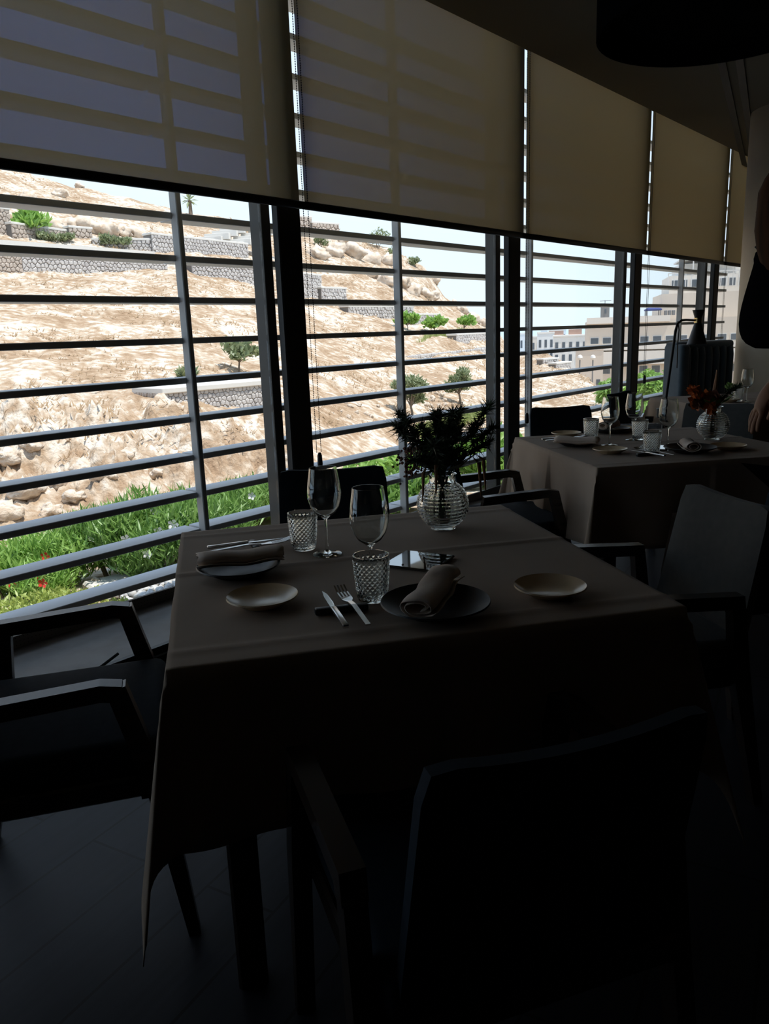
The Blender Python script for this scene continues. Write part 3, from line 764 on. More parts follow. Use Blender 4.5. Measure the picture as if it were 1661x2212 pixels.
for i, (x, y, w, h) in enumerate([(115, 520, 40, 18), (150, 522, 30, 14), (225, 535, 40, 20), (262, 538, 30, 16), (815, 535, 36, 26), (690, 535, 24, 18), (900, 580, 22, 16), (855, 560, 26, 16), (405, 815, 30, 20), (245, 412, 18, 10)]):
    p = hit(x, y); r = math.hypot(p.x, p.y); k = r / 1720
    lab = ['olive weed tuft beside the green shrub', 'second weed tuft on the ramp', 'weed tuft in front of the ramp coping', 'rightmost weed tuft on the ramp', 'dry bush on the skyline left of the mullion', 'dry bush by the top of the chain', 'grey bush on the ridge right of the mullion', 'grey bush on the ridge behind the mullion', 'green weed tuft above the low terrace wall', 'tiny bush on the top skyline'][i]
    bush('weed_tuft', lab, 'bush', p - Vector((0, 0, .05)), w * k, h * k * 1.3, 260, 'leaf_olive', .22, .05, 200 + i, nstem=3, nblob=4)
# palm on the skyline
p = hit(412, 468); k = math.hypot(p.x, p.y) / 1720
t = thing('palm_tree', 'small fan palm against the sky just right of the mullion top', 'tree', p, 0)
MB().tube([(0, 0, -.2), (.03, 0, 18 * k), (0, 0, 30 * k)], [.16, .12, .13], 8).build('trunk', 'bark', t, True)
for q in range(16):
    a = q * 2.4; el = R(70 - 7.5 * q); ln = 20 * k; c = Vector((0, 0, 30 * k)); d = Vector((math.cos(a) * math.cos(el), math.sin(a) * math.cos(el), math.sin(el))); s = d.cross(Vector((0, 0, 1))).normalized()
    mb = MB()
    mb.add([c, c + d * ln * .5 + s * ln * .16, c + d * ln - Vector((0, 0, ln * .15)), c + d * ln * .5 - s * ln * .16], [(0, 1, 2), (0, 2, 3)]).build('frond', 'leaf_olive', t)
# greenery behind the far table
for i, (x, y, w, h, lab) in enumerate([(1385, 872, 60, 70, 'light green tree left of the floor lamp, far window'), (1425, 880, 60, 78, 'light green tree behind the floor lamp pole'), (1395, 920, 90, 56, 'light green shrub behind the far wine glasses'), (1445, 905, 50, 60, 'light green shrub beside the banquette'), (1312, 842, 26, 22, 'little green bush below the lowest stepped wall')]):
    p = at_r(x, y, [34, 32, 18, 20, 36][i]); k = math.hypot(p.x, p.y) / 1720
    p.z = min(p.z, tz(math.atan2(p.x, p.y), math.hypot(p.x, p.y)))
    hh = h * k + (at_r(x, y, math.hypot(p.x, p.y)).z - p.z)
    bush('acacia_shrub', lab, 'tree', p, w * k, hh, 1500, 'leaf_bright', .30, .05, 230 + i, up=-.1, nblob=9)

# gravel bed by the window
vs, fs = [], []; iv, iff = ICO1
for _ in range(2600):
    s = random.uniform(3.0, 5.9); n_ = random.uniform(4.1, 5.35)
    q = fac(s * .9, n_, 0); az = math.atan2(q.x, q.y); r = math.hypot(q.x, q.y); z = tz(az, r) + tnoise(q.x, q.y, r, az)
    if s < 2.9: continue
    sc = np.array([random.uniform(.022, .042), random.uniform(.022, .042), random.uniform(.018, .03)])
    off = rng.normal(0, .16, (len(iv), 1)); a = random.uniform(0, 6)
    P = iv * (1 + off) * sc; c_, s_ = math.cos(a), math.sin(a)
    P = np.stack([P[:, 0] * c_ - P[:, 1] * s_ + q.x, P[:, 0] * s_ + P[:, 1] * c_ + q.y, P[:, 2] + z + random.uniform(.01, .05)], 1)
    fs.append(iff + len(vs) * len(iv)); vs.append(P)
o = put('gravel_bed', raw_mesh('gravel_bed', np.concatenate(vs), np.concatenate(fs)), 'gravel_stone'); o['kind'] = 'stuff'; tag(o, 'bed of grey gravel stones just outside the window', 'gravel')

# pale kerb behind the gravel
p0, p1 = hit(190, 1268), hit(420, 1205); d = p1 - p0
tag(MB().rbox(0, d.length, -.16, .16, -.2, .045, .02, 1).build('garden_kerb', 'coping', None, False, p0, math.atan2(d.y, d.x)), 'pale stone kerb between the hedge and the gravel', 'kerb')

# apartment block --------------------------------------------------
BR = 78.0; bo = at_r(1430, 830, BR); bk = (ray(1430, 760).length and BR / math.hypot(ray(1430, 760).x, ray(1430, 760).y)); baz = math.atan2(bo.x, bo.y)
blk = thing('apartment_block', 'beige flat-roofed apartment block with terraces behind the floor lamp', 'building', bo, -baz + R(6))
def bx(name, m, x0, x1, y0, y1, d0, d1, parent=None):
    return MB().box((x0 - 1430) * bk, (x1 - 1430) * bk, d0, d1, (830 - y1) * bk, (830 - y0) * bk).build(name, m, parent or blk)
body = bx('lower_storeys', 'building_beige', 1268, 1640, 692, 930, 0, 12)
b2 = bx('terrace_parapet', 'building_light', 1268, 1440, 684, 697, -.3, .1)
mid = bx('middle_storey', 'building_beige', 1428, 1640, 638, 694, 3, 12)
top = bx('top_storey', 'building_light', 1448, 1640, 598, 640, 5, 12)
pent = bx('glazed_penthouse', 'building_white', 1470, 1640, 572, 600, 6.5, 12)
for (y0, y1) in ((722, 728), (757, 785)): bx('balcony_band', 'building_light', 1266, 1640, y0 + 22 if y0 == 722 else y0, y1 + 26 if y0 == 722 else y1, -.7, .05)
for i, x in enumerate(range(1276, 1600, 26)):
    for (y0, y1) in ((726, 741), (788, 806)):
        w = bx('window', 'building_white', x, x + 19, y0, y1, -.06, .1); bx('pane', 'window_dark', x + 1.2, x + 17.8, y0 + 1.2, y1 - 1.2, -.09, .1, w)
for x in range(1452, 1600, 20):
    w = bx('window', 'building_white', x, x + 15, 606, 626, 4.94, 5.1); bx('pane', 'window_dark', x + 1.5, x + 13.5, 608, 624, 4.91, 5.1, w)
for x in range(1440, 1600, 12): bx('railing_post', 'building_white', x, x + 1.4, 594, 626, 3.0, 3.15)
bx('railing_rail', 'building_white', 1440, 1600, 594, 596, 2.98, 3.17)
bx('lattice_pergola', 'building_white', 1470, 1600, 562, 565, 5, 11)
for x in range(1474, 1600, 22): bx('pergola_post', 'building_white', x, x + 2, 563, 600, 5, 5.3)
tw = thing('roof_tower', 'small dark grey stair tower with an aerial on the flat roof', 'tower', bo, -baz + R(6))
MB().box((1301 - 1430) * bk, (1320 - 1430) * bk, 5, 6.2, (830 - 690) * bk, (830 - 652) * bk).build('shaft', 'tower_grey', tw)
MB().box((1309 - 1430) * bk, (1313 - 1430) * bk, 4.96, 5.1, (830 - 674) * bk, (830 - 664) * bk).build('opening', 'window_dark', tw)
mb = MB(); zc = (830 - 652) * bk; xc = (1310 - 1430) * bk
mb.tube([(xc, 5.6, zc), (xc, 5.6, zc + .35)], .03, 5); mb.tube([(xc - .5, 5.6, zc + .3), (xc + .6, 5.6, zc + .3)], .025, 5)
for q in range(6): mb.tube([(xc - .45 + q * .2, 5.3, zc + .3), (xc - .45 + q * .2, 5.9, zc + .3)], .015, 4)
mb.build('aerial', 'tower_grey', tw)
pa = thing('terrace_gazebo', 'dark blue gazebo on the roof terrace of the flats', 'gazebo', bo, -baz + R(6))
gx0, gx1, gz0, gz1 = (1395 - 1430) * bk, (1424 - 1430) * bk, (830 - 684) * bk, (830 - 670) * bk
for gx in (gx0, gx1):
    for gy in (1.5, 3.2): MB().tube([(gx, gy, gz0), (gx, gy, gz1)], .04, 6).build('post', 'tower_grey', pa)
MB().add([(gx0 - .1, 1.4, gz1), (gx1 + .1, 1.4, gz1), (gx1 + .1, 3.3, gz1), (gx0 - .1, 3.3, gz1), ((gx0 + gx1) / 2, 2.35, gz1 + .42), (gx0 - .1, 1.4, gz1 - .12), (gx1 + .1, 1.4, gz1 - .12), (gx1 + .1, 3.3, gz1 - .12), (gx0 - .1, 3.3, gz1 - .12)], [(0, 1, 4), (1, 2, 4), (2, 3, 4), (3, 0, 4), (0, 5, 6, 1), (1, 6, 7, 2), (2, 7, 8, 3), (3, 8, 5, 0)]).build('canopy', 'parasol_blue', pa)
for q in range(3):
    tag(MB().rbox((1432 + q * 8 - 1430) * bk, (1438 + q * 8 - 1430) * bk, 1.5, 2, gz0, gz0 + .45, .03, 1).build('planter_tub', 'tower_grey', None, False, bo, -baz + R(6)), 'dark planter tub on the roof terrace beside the gazebo', 'planter', 'planter tubs on the terrace')
# annex and far town
def house(label, x0, x1, y0, y1, r, m, nw=3, nr=2):
    c = at_r((x0 + x1) / 2, y1, r); k = r / math.hypot(ray(x0, 740).x, ray(x0, 740).y); az = math.atan2(c.x, c.y); w = (x1 - x0) * k; h = (y1 - y0) * k
    t = thing('town_house', label, 'building', c, -az)
    MB().box(-w / 2, w / 2, 0, w * .8, -20, h).build('wall', m, t)
    MB().box(-w / 2 - .02 * w, w / 2 + .02 * w, -.02 * w, w * .82, h, h + .05 * h).build('parapet', 'building_light', t)
    for i in range(nw):
        for j in range(nr):
            x = (-.5 + (i + .3) / nw) * w; z = h * (.15 + .42 * j)
            MB().box(x, x + w / nw * .42, -.012 * w, .05 * w, z, z + h * .24).build('window', 'window_dark', t)
house('cream town house left of the flats', 1195, 1268, 728, 790, 120, 'building_light', 5)
house('brick red rooftop house left of the flats', 1228, 1256, 712, 732, 135, 'building_brick', 3, 1)
house('white town house behind the chain of the third blind', 1160, 1196, 722, 790, 150, 'building_white', 3)
house('pink town house next to the white one', 1185, 1216, 716, 770, 180, 'building_brick', 3)
house('pale town house at the second black post', 1112, 1140, 724, 790, 200, 'building_white', 3)
house('low beige town house behind the light mullion', 1138, 1166, 730, 790, 170, 'building_beige', 3)
house('tiny white house on the far slope', 1168, 1182, 716, 760, 320, 'building_white', 2)
house('tiny white house near the horizon', 1205, 1222, 714, 760, 340, 'building_white', 2)
house('grey annex with dark doorway before the flats', 1242, 1300, 757, 860, 66, 'building_beige', 3, 1)
# lamp posts by the stepped path
for i, x in enumerate((1252, 1280)):
    p = at_r(x, 800, 60); k = 60 / math.hypot(ray(x, 760).x, ray(x, 760).y)
    t = thing('street_lamp', ['left', 'right'][i] + ' globe lamp post by the stepped wall', 'lamp', p - Vector((0, 0, 1.5)))
    MB().tube([(0, 0, -1), (0, 0, 1.5 + 22 * k)], .05, 6).build('pole', 'tower_grey', t)
    MB().lathe([(0, 0), (.12, .03), (.2, .16), (.17, .3), (0, .4)], 10, (0, 0, 1.5 + 22 * k)).build('globe', 'building_white', t, True)

# ================================================================== FURNITURE
# ---- tables and cloths
def cloth_mesh(half, drop, seed, t_z=.75):
    """square cloth on a square top; sides hang, corners fall in folds. half = half the table, drop = overhang"""
    n = 128; a = half + drop
    us = np.concatenate([np.linspace(-a, -half, 14, endpoint=False), np.linspace(-half, half, n - 28), np.linspace(half, a, 15)[1:]])
    V = []
    for v in us:
        for u in us:
            ou, ov = max(0, abs(u) - half), max(0, abs(v) - half); su, sv = (1 if u > 0 else -1), (1 if v > 0 else -1)
            x, y, z = u, v, t_z
            if ou == 0 and ov == 0:
                # pressed creases and the fold line across the middle
                z += .0035 * math.exp(-((v - .06) / .012) ** 2) + .0025 * math.exp(-((abs(v) - .43) / .012) ** 2) + .0006 * math.sin(u * 9 + seed) * math.sin(v * 7)
            elif ov == 0 or ou == 0:
                o = ou + ov; al = v if ov == 0 else u
                w = .004 + .05 * o + .022 * (o / drop) * math.sin(al * 15 + seed + su * 2 + sv) * min(1, (half + .02 - abs(al)) * 8)
                if ov == 0: x = su * (half + w)
                else: y = sv * (half + w)
                z = t_z - o * .985
            else:
                rho = math.hypot(ou, ov); ph = math.atan2(ov, ou); k = math.sin(2 * ph)
                off = rho * .22 * k ** 1.5; w = .004 + .05 * rho
                # from the u-side (ph 0) round to the v-side (ph 90)
                c, s_ = math.cos(ph), math.sin(ph)
                fold = .035 * rho / drop * math.sin(ph * 6 + seed) * k
                x = su * (half + w * c + off * .75 + fold * .5); y = sv * (half + w * s_ + off * .75 - fold * .5)
                z = t_z - math.sqrt(max(rho * rho - off * off, 0)) * .985
            V.append((x, y, max(z, .012)))
    m_ = len(us)
    F = [(j * m_ + i, j * m_ + i + 1, (j + 1) * m_ + i + 1, (j + 1) * m_ + i) for j in range(m_ - 1) for i in range(m_ - 1)]
    me = bpy.data.meshes.new('tablecloth'); me.from_pydata(V, [], F); me.update(); return me
TABLES = [((-.004, 1.824), R(12.5), 'nearest square dining table, under the taupe cloth with the green bouquet', 'taupe cloth over the nearest table, its corner hanging low at left'),
          ((1.271, 3.592), R(9.0), 'middle dining table, under the cloth with the orange bouquet', 'taupe cloth over the middle table, side lit by the window'),
          ((2.66, 5.57), R(9.0), 'far dining table beside the plaster column', 'taupe cloth over the far table by the column')]
for i, (c, rz, lt, lc) in enumerate(TABLES):
    t = thing('dining_table', lt, 'table', (c[0], c[1], 0), rz)
    MB().rbox(-.496, .496, -.496, .496, .715, .747, .008, 1).build('tabletop', 'dark_wood', t)
    for sx in (-1, 1):
        for sy in (-1, 1): MB().rbox(sx * .40 - .03, sx * .40 + .03, sy * .40 - .03, sy * .40 + .03, 0, .715, .006, 1).build('leg', 'dark_wood', t)
    o = put('tablecloth', cloth_mesh(.5, .345, i * 1.7), 'cloth_taupe', None, False, (c[0], c[1], 0), rz)
    o.data.polygons.foreach_set('use_smooth', [True] * len(o.data.polygons))
    md = o.modifiers.new('thickness', 'SOLIDIFY'); md.thickness = .0022; md.offset = 1
    tag(o, lc, 'tablecloth')
ZT = .7535
def on1(x, y): p = at_z(x, y, ZT); return (p.x, p.y, ZT)

# ---- chairs
def make_chair(label, fabric):
    t = thing('dining_armchair', label, 'chair')
    MB().rbox(-.235, .235, -.235, .225, .395, .475, .028, 3).build('seat', fabric, t, True)
    MB().rbox(-.24, .24, -.23, .215, .345, .397, .006, 1).build('seat_frame', 'dark_wood', t)
    def lean(co):
        z = co.z; k = (z - .40) / .41
        return Vector((co.x * (1.0 - .07 * max(0, k)) , co.y - .085 * k - .012 * (1 - (co.x / .21) ** 2) * 1, z + .012 * (co.x / .21) ** 2 * max(0, k)))
    mb = MB(); bm = bmesh.new()
    # upholstered back, built as a subdivided rounded slab so that it can lean and curve
    nx, nz = 10, 8; th = .020
    vs = []; ring = []
    for iz in range(nz + 1):
        for ix in range(nx + 1):
            for side in (-1, 1):
                u = -1 + 2 * ix / nx; w = iz / nz
                x = u * .215; z = .40 + w * .41
                e = max(abs(u) ** 10, (2 * w - 1) ** 10)
                rr = .03; cxn = max(0, abs(x) - (.215 - rr)); czn = max(0, z - (.81 - rr)); 
                if cxn > 0 and czn > 0:
                    q = math.hypot(cxn, czn)
                    if q > rr: x = math.copysign(.215 - rr + cxn * rr / q, x); z = .81 - rr + czn * rr / q
                y = -.215 + side * th * (1 - .45 * e)
                vs.append(lean(Vector((x, y, z))))
    W2 = (nx + 1) * 2
    fs = []
    for iz in range(nz):
        for ix in range(nx):
            a = iz * W2 + ix * 2
            fs.append((a + 1, a + 3, a + W2 + 3, a + W2 + 1)); fs.append((a, a + W2, a + W2 + 2, a + 2))
    for iz in range(nz):
        a = iz * W2; fs.append((a, a + 1, a + W2 + 1, a + W2)); a += nx * 2; fs.append((a, a + W2, a + W2 + 1, a + 1))
    for ix in range(nx):
        a = ix * 2; fs.append((a, a + 2, a + 3, a + 1)); a += nz * W2; fs.append((a, a + 1, a + 3, a + 2))
    fix_normals(MB().add(vs, fs).build('backrest', fabric, t, True)); bm.free()
    for s in (-1, 1):
        x = s * .255
        MB().bar([(x, -.17, .565), (x, -.165, .598), (x, .10, .612), (x, .140, .604)], .038, .036, (1, 0, 0)).build('armrest', 'dark_wood', t)
        MB().bar([(x, .131, .6165), (x, .19, .38), (x, .235, 0)], .036, [.040, .044, .026], (1, 0, 0)).build('leg', 'dark_wood', t)
        MB().bar([(x, -.168, .590), (x, -.19, .40), (x, -.27, 0)], .034, [.036, .046, .026], (1, 0, 0)).build('leg', 'dark_wood', t)
    MB().box(-.255, .255, .155, .18, .35, .39).build('rail', 'dark_wood', t)
    MB().box(-.255, .255, -.205, -.18, .35, .39).build('rail', 'dark_wood', t)
    return t
def chair_at(root, first, c, face_deg, label):
    rz = R(face_deg - 90)
    if first: root.location = (c[0], c[1], 0); root.rotation_euler = (0, 0, rz); return root
    return dup(root, (c[0], c[1], 0), rz, label)
NAVY = 'navy_fabric'
ch = make_chair('dark navy armchair at the left of the nearest table, arms in the window light', NAVY)
chair_at(ch, True, (-.76, 1.67), 16, None)
chair_at(ch, False, (-.16, 2.56), -84, 'black-looking armchair behind the nearest table, its back against the window')
chair_at(ch, False, (.124, 1.132), 108.8, 'dark navy armchair nearest the camera, seen from behind')
chair_at(ch, False, (.56, 3.47), 9, 'dark navy armchair between the two tables, facing the middle table')
chair_at(ch, False, (1.18, 4.60), -82, 'black-looking armchair behind the middle table, by the second post')
chair_at(ch, False, (1.36, 2.66), 99, 'dark navy armchair in front of the middle table, at the right frame edge')
chair_at(ch, False, (2.02, 5.62), -40, 'dark navy armchair turned askew by the floor lamp')
ch2 = make_chair('grey upholstered armchair at the right of the nearest table', 'grey_fabric')
chair_at(ch2, True, (.69, 2.10), 190, None)
chair_at(ch2, False, (1.93, 4.50), 238, 'grey armchair half hidden behind the orange bouquet')

# ---- tableware
def plate_obj(name, label, cat, dia, m, loc, group=None, h=.018):
    r = dia / 2
    o = MB().lathe([(0, 0), (r * .58, 0), (r * .62, .003), (r * .93, h * .82), (r, h), (r * .985, h + .003), (r * .90, h * .9), (r * .60, .006), (0, .0055)], 56).build(name, m, None, True, loc)
    return tag(o, label, cat, group)
plate_obj('bread_plate', 'cream bread plate at the left front of the nearest table, with window glare', 'plate', .152, 'cream_ceramic', on1(568, 1304))
plate_obj('bread_plate', 'cream bread plate at the right of the nearest table', 'plate', .152, 'cream_ceramic', on1(1188, 1282))
plate_obj('dinner_plate', 'black dinner plate with the upright rolled napkin, nearest table', 'plate', .222, 'black_ceramic', on1(941, 1320), h=.022)
plate_obj('dinner_plate', 'black dinner plate under the lying napkin at the left of the nearest table', 'plate', .20, 'black_ceramic', on1(517, 1238), h=.022)
plate_obj('bread_plate', 'cream bread plate at the back left of the middle table', 'plate', .152, 'cream_ceramic', on1(1223, 942))
plate_obj('bread_plate', 'cream bread plate at the front left of the middle table', 'plate', .152, 'cream_ceramic', on1(1317, 978))
plate_obj('bread_plate', 'cream bread plate at the right of the middle table', 'plate', .152, 'cream_ceramic', on1(1573, 970))
plate_obj('bread_plate', 'small pale plate at the far edge of the middle table', 'plate', .14, 'cream_ceramic', on1(1346, 931))
plate_obj('dinner_plate', 'black dinner plate under the long napkin at the left of the middle table', 'plate', .21, 'black_ceramic', on1(1246, 962), h=.022)
plate_obj('dinner_plate', 'black dinner plate with the tilted napkin at the front of the middle table', 'plate', .222, 'black_ceramic', on1(1490, 976), h=.022)
plate_obj('dinner_plate', 'black dinner plate at the back of the middle table', 'plate', .21, 'black_ceramic', on1(1316, 934), h=.022)
plate_obj('bread_plate', 'pale plate on the far table by the column', 'plate', .152, 'cream_ceramic', on1(1573, 868))

def napkin(label, loc, rz, L, r=.026, tilt=0, flat=.72):
    nt_ = 34; pts = []
    for i in range(nt_):
        a = i / (nt_ - 1) * 2 * PI * 2.15; rr = r * (.38 + .62 * i / (nt_ - 1)); pts.append((rr * math.cos(a - 1.2), rr * math.sin(a - 1.2) * flat))
    ny = 12; vs, fs = [], []
    for j in range(ny + 1):
        y = (j / ny - .5) * L; wv = 1 + .06 * math.sin(j * 1.1) ; sag = .003 * math.sin(j * .7)
        for (x, z) in pts: vs.append((x * wv + .004 * math.sin(j * .5), y + .004 * math.sin(x * 120), z + r * flat + sag))
    for j in range(ny):
        for i in range(nt_ - 1): fs.append((j * nt_ + i, j * nt_ + i + 1, (j + 1) * nt_ + i + 1, (j + 1) * nt_ + i))
    o = MB().add(vs, fs).build('rolled_napkin', 'napkin', None, False, loc)
    o.data.polygons.foreach_set('use_smooth', [True] * len(o.data.polygons))
    o.rotation_euler = (tilt, 0, rz); md = o.modifiers.new('thickness', 'SOLIDIFY'); md.thickness = .002
    return tag(o, label, 'napkin')
def nap_dir(a, b):
    p, q = at_z(*a, .79), at_z(*b, .79); c = (p + q) / 2; d = q - p; return (c.x, c.y), math.atan2(d.y, d.x) - PI / 2, Vector((d.x, d.y, 0)).length
c, rz, L = nap_dir((893, 1318), (972, 1238)); napkin('beige napkin rolled upright across the black plate of the nearest table', (c[0], c[1], ZT + .020), rz, .20, .040, R(3), .46)
c, rz, L = nap_dir((425, 1212), (612, 1195)); napkin('beige napkin lying rolled at the left of the nearest table', (c[0], c[1], ZT + .021), rz, .20, .038, 0, .46)
c, rz, L = nap_dir((1192, 949), (1300, 953)); napkin('long beige napkin rolled at the left of the middle table', (c[0], c[1], ZT + .021), rz, .20, .034, 0, .5)
c, rz, L = nap_dir((1478, 955), (1500, 972)); napkin('pale rolled napkin with an open end at the front of the middle table', (c[0], c[1], ZT + .021), rz, .17, .034, 0, .62)
c, rz, L = nap_dir((1300, 923), (1332, 917)); napkin('short rolled napkin behind the wine glass of the middle table', (c[0], c[1], ZT + .024), rz, .13, .028)

def wine_glass(label, loc):
    t = thing('wine_glass', label, 'glass', loc)
    prof_out = [(.0, .0), (.037, .0), (.0375, .0015), (.03, .003), (.012, .0055), (.0045, .012), (.0036, .03), (.0036, .085), (.0050, .094), (.012, .100), (.026, .110), (.037, .127), (.0425, .148), (.0430, .165), (.0400, .19), (.0345, .226)]
    prof_in = [(.0338, .226), (.0392, .19), (.0421, .165), (.0416, .148), (.0360, .1275), (.0250, .1112), (.010, .1022), (.0, .1010)]
    MB().lathe(prof_out + prof_in, 40).build('bowl', 'clear_glass', t, True)
    # the rounded drinking rim
    mb = MB(); mb.lathe([(.0347, .2258), (.0343, .2268), (.0338, .2258)], 40).build('rim', 'clear_glass', t, True)
    return t
wg = wine_glass('wine glass standing behind the left tumbler of the nearest table', on1(707, 1197))
dup(wg, on1(803, 1268), .3, 'wine glass behind the front tumbler of the nearest table')
dup(wg, on1(1316, 962), .3, 'wine glass at the left front of the middle table')
dup(wg, on1(1368, 950), .3, 'wine glass at the back of the middle table, before the askew chair')
dup(wg, on1(1441, 971), .3, 'wine glass at the centre front of the middle table')
dup(wg, on1(1611, 868), .3, 'wine glass on the far table before the column')
def tumbler(label, loc):
    t = thing('cut_tumbler', label, 'glass', loc)
    H_ = .100; rows = 76; seg = 192
    def ro(z): return .0300 + .0085 * (z / H_) ** .8
    prof = [(0, 0), (.022, 0)]
    vs = MB()
    p = [(ro(z), z) for z in np.linspace(.004, H_, rows)]
    def cut(r, z, a):
        if z < .010 or z > .090 or r < .022: return r
        q = min(abs(math.sin(a * 10 + z * 270)), abs(math.sin(a * 10 - z * 270)))
        return r + .0034 * q - .0012
    inner = [(ro(z) - .0032, z) for z in np.linspace(H_, .012, 8)] + [(.015, .010), (0, .010)]
    prof = [(0, 0), (.026, 0), (.0285, .0015)] + p
    mb = MB(); mb.lathe(prof, seg, fn=cut); mb.build('body', 'clear_glass', t, False)
    # inner wall closes the glass
    me = t.children[0].data
    m2 = MB(); m2.v = [tuple(v.co) for v in me.vertices]; m2.f = [tuple(f.vertices) for f in me.polygons]
    base = len(m2.v); m2.lathe(inner, seg); top0 = (len(prof) - 1) * seg
    m2.f += [(top0 + k, top0 + (k + 1) % seg, base + (k + 1) % seg, base + k) for k in range(seg)]
    me2 = bpy.data.meshes.new('body'); me2.from_pydata(m2.v, [], m2.f); me2.update(); me2.materials.append(M('clear_glass')); me2.polygons.foreach_set('use_smooth', [True] * len(me2.polygons)); t.children[0].data = me2
    return t
tb = tumbler('diamond-cut tumbler beside the left wine glass of the nearest table', on1(657, 1186))
dup(tb, on1(805, 1296), .2, 'diamond-cut tumbler at the front centre of the nearest table')
dup(tb, on1(1276, 947), .2, 'diamond-cut tumbler behind the long napkin of the middle table')
dup(tb, on1(1381, 950), .2, 'diamond-cut tumbler at the back of the middle table')
dup(tb, on1(1407, 980), .2, 'diamond-cut tumbler at the front of the middle table')
dup(tb, on1(1593, 867), .2, 'diamond-cut tumbler on the far table')

def cutlery_set(which, rest_p, dirz, names):
    t = tag(MB().rbox(-.055, .055, -.009, .009, 0, .014, .004, 2).build('cutlery_rest', 'black_ceramic', None, True, rest_p, dirz), names[0], 'cutlery rest')
    z = rest_p[2] + .0145; c, s = math.cos(dirz), math.sin(dirz)
    def L(x, y): return (rest_p[0] + x * c - y * s, rest_p[1] + x * s + y * c, z)
    k = thing('table_knife', names[1], 'knife', L(-.02, 0), dirz + R(4))
    MB().rbox(-.006, .006, -.125, -.015, -.002, .006, .002, 2).build('handle', 'steel', k, True)
    MB().add([(-.004, -.015, 0), (.004, -.015, 0), (.008, .02, 0), (.007, .075, 0), (.001, .10, 0), (-.003, .06, 0), (-.004, -.015, .0018), (.004, -.015, .0018), (.008, .02, .0012), (.007, .075, .0012), (.001, .10, .0012), (-.003, .06, .0012)],
             [(5, 4, 3, 2, 1, 0), (6, 7, 8, 9, 10, 11), (0, 1, 7, 6), (1, 2, 8, 7), (2, 3, 9, 8), (3, 4, 10, 9), (4, 5, 11, 10), (5, 0, 6, 11)]).build('blade', 'steel', k)
    f = thing('table_fork', names[2], 'fork', L(.02, 0), dirz + R(5))
    MB().bar([(0, -.125, .001), (0, -.06, .004), (0, -.02, .006), (0, .012, .002)], .010, .003, (1, 0, 0)).build('handle', 'steel', f)
    MB().add([(-.005, .01, 0), (.005, .01, 0), (.012, .03, -.001), (.012, .042, 0), (-.012, .042, 0), (-.012, .03, -.001), (-.005, .01, .003), (.005, .01, .003), (.012, .03, .002), (.012, .042, .003), (-.012, .042, .003), (-.012, .03, .002)],
             [(5, 4, 3, 2, 1, 0), (6, 7, 8, 9, 10, 11), (0, 1, 7, 6), (1, 2, 8, 7), (2, 3, 9, 8), (3, 4, 10, 9), (4, 5, 11, 10), (5, 0, 6, 11)]).build('neck', 'steel', f)
    for q in range(4):
        x = -.0105 + q * .007
        MB().bar([(x, .04, .0015), (x, .07, .003), (x, .098, .010)], .0032, .0025, (1, 0, 0)).build('tine', 'steel', f)
cutlery_set(0, on1(738, 1322), R(12), ('black cutlery rest at the front of the nearest table', 'steel table knife at the front of the nearest table', 'steel fork beside the front tumbler of the nearest table'))
cutlery_set(1, on1(552, 1186), R(-72), ('black cutlery rest behind the lying napkin, nearest table', 'steel table knife behind the lying napkin, nearest table', 'steel fork behind the lying napkin, nearest table'))
cutlery_set(2, on1(1398, 984), R(20), ('black cutlery rest at the front of the middle table', 'steel table knife at the front of the middle table', 'steel fork at the front of the middle table'))
cutlery_set(3, on1(1222, 953), R(-75), ('black cutlery rest at the left edge of the middle table', 'steel table knife poking out left of the long napkin', 'steel fork poking out left of the long napkin'))

# glossy square cards / tiles that mirror the window
def tile(label, x, y, rz, s=.125):
    return tag(MB().rbox(-s / 2, s / 2, -s / 2, s / 2, 0, .006, .002, 1).build('mirror_tile', 'glossy_tile', None, False, on1(x, y), rz), label, 'tile')
tile('square mirror tile on the nearest table reflecting the window', 905, 1214, R(-28), .135)
tile('square mirror tile on the middle table behind the front tumbler', 1412, 968, R(-28), .125)

# ---- vases and bouquets
def vase(label, loc, r=.073):
    t = thing('glass_vase', label, 'vase', loc)
    prof = [(0, 0), (.036, 0)]
    for i in range(1, 90):
        a = -PI / 2 + .42 + (PI - .42 - .56) * i / 90
        prof.append((r * math.cos(a) + .0019 * math.cos(i * 2 * PI / 6), .070 + r * math.sin(a)))
    neck_r = .037
    prof += [(neck_r, .134), (neck_r - .001, .150), (neck_r + .004, .158)]
    inner = [(neck_r, .158), (neck_r - .005, .150), (neck_r - .004, .136)] + [((r - .006) * math.cos(a), .070 + (r - .006) * math.sin(a)) for a in np.linspace(PI / 2 - .6, -PI / 2 + .5, 14)] + [(0, .008)]
    def rib(rr, z, a): return rr + (.0009 * math.cos(a * 26) if .012 < z < .125 and rr > .03 else 0)
    o = MB(); o.lathe(prof, 104, fn=rib); base = len(o.v); o.lathe(inner, 104)
    o.f += [((len(prof) - 1) * 104 + k, (len(prof) - 1) * 104 + (k + 1) % 104, base + (k + 1) % 104, base + k) for k in range(104)]
    o.build('body', 'clear_glass', t, True)
    return t
v1 = vase('ribbed round glass vase holding the green bouquet', on1(957, 1140))
v2 = dup(v1, on1(1538, 949), .4, 'ribbed round glass vase holding the orange bouquet')

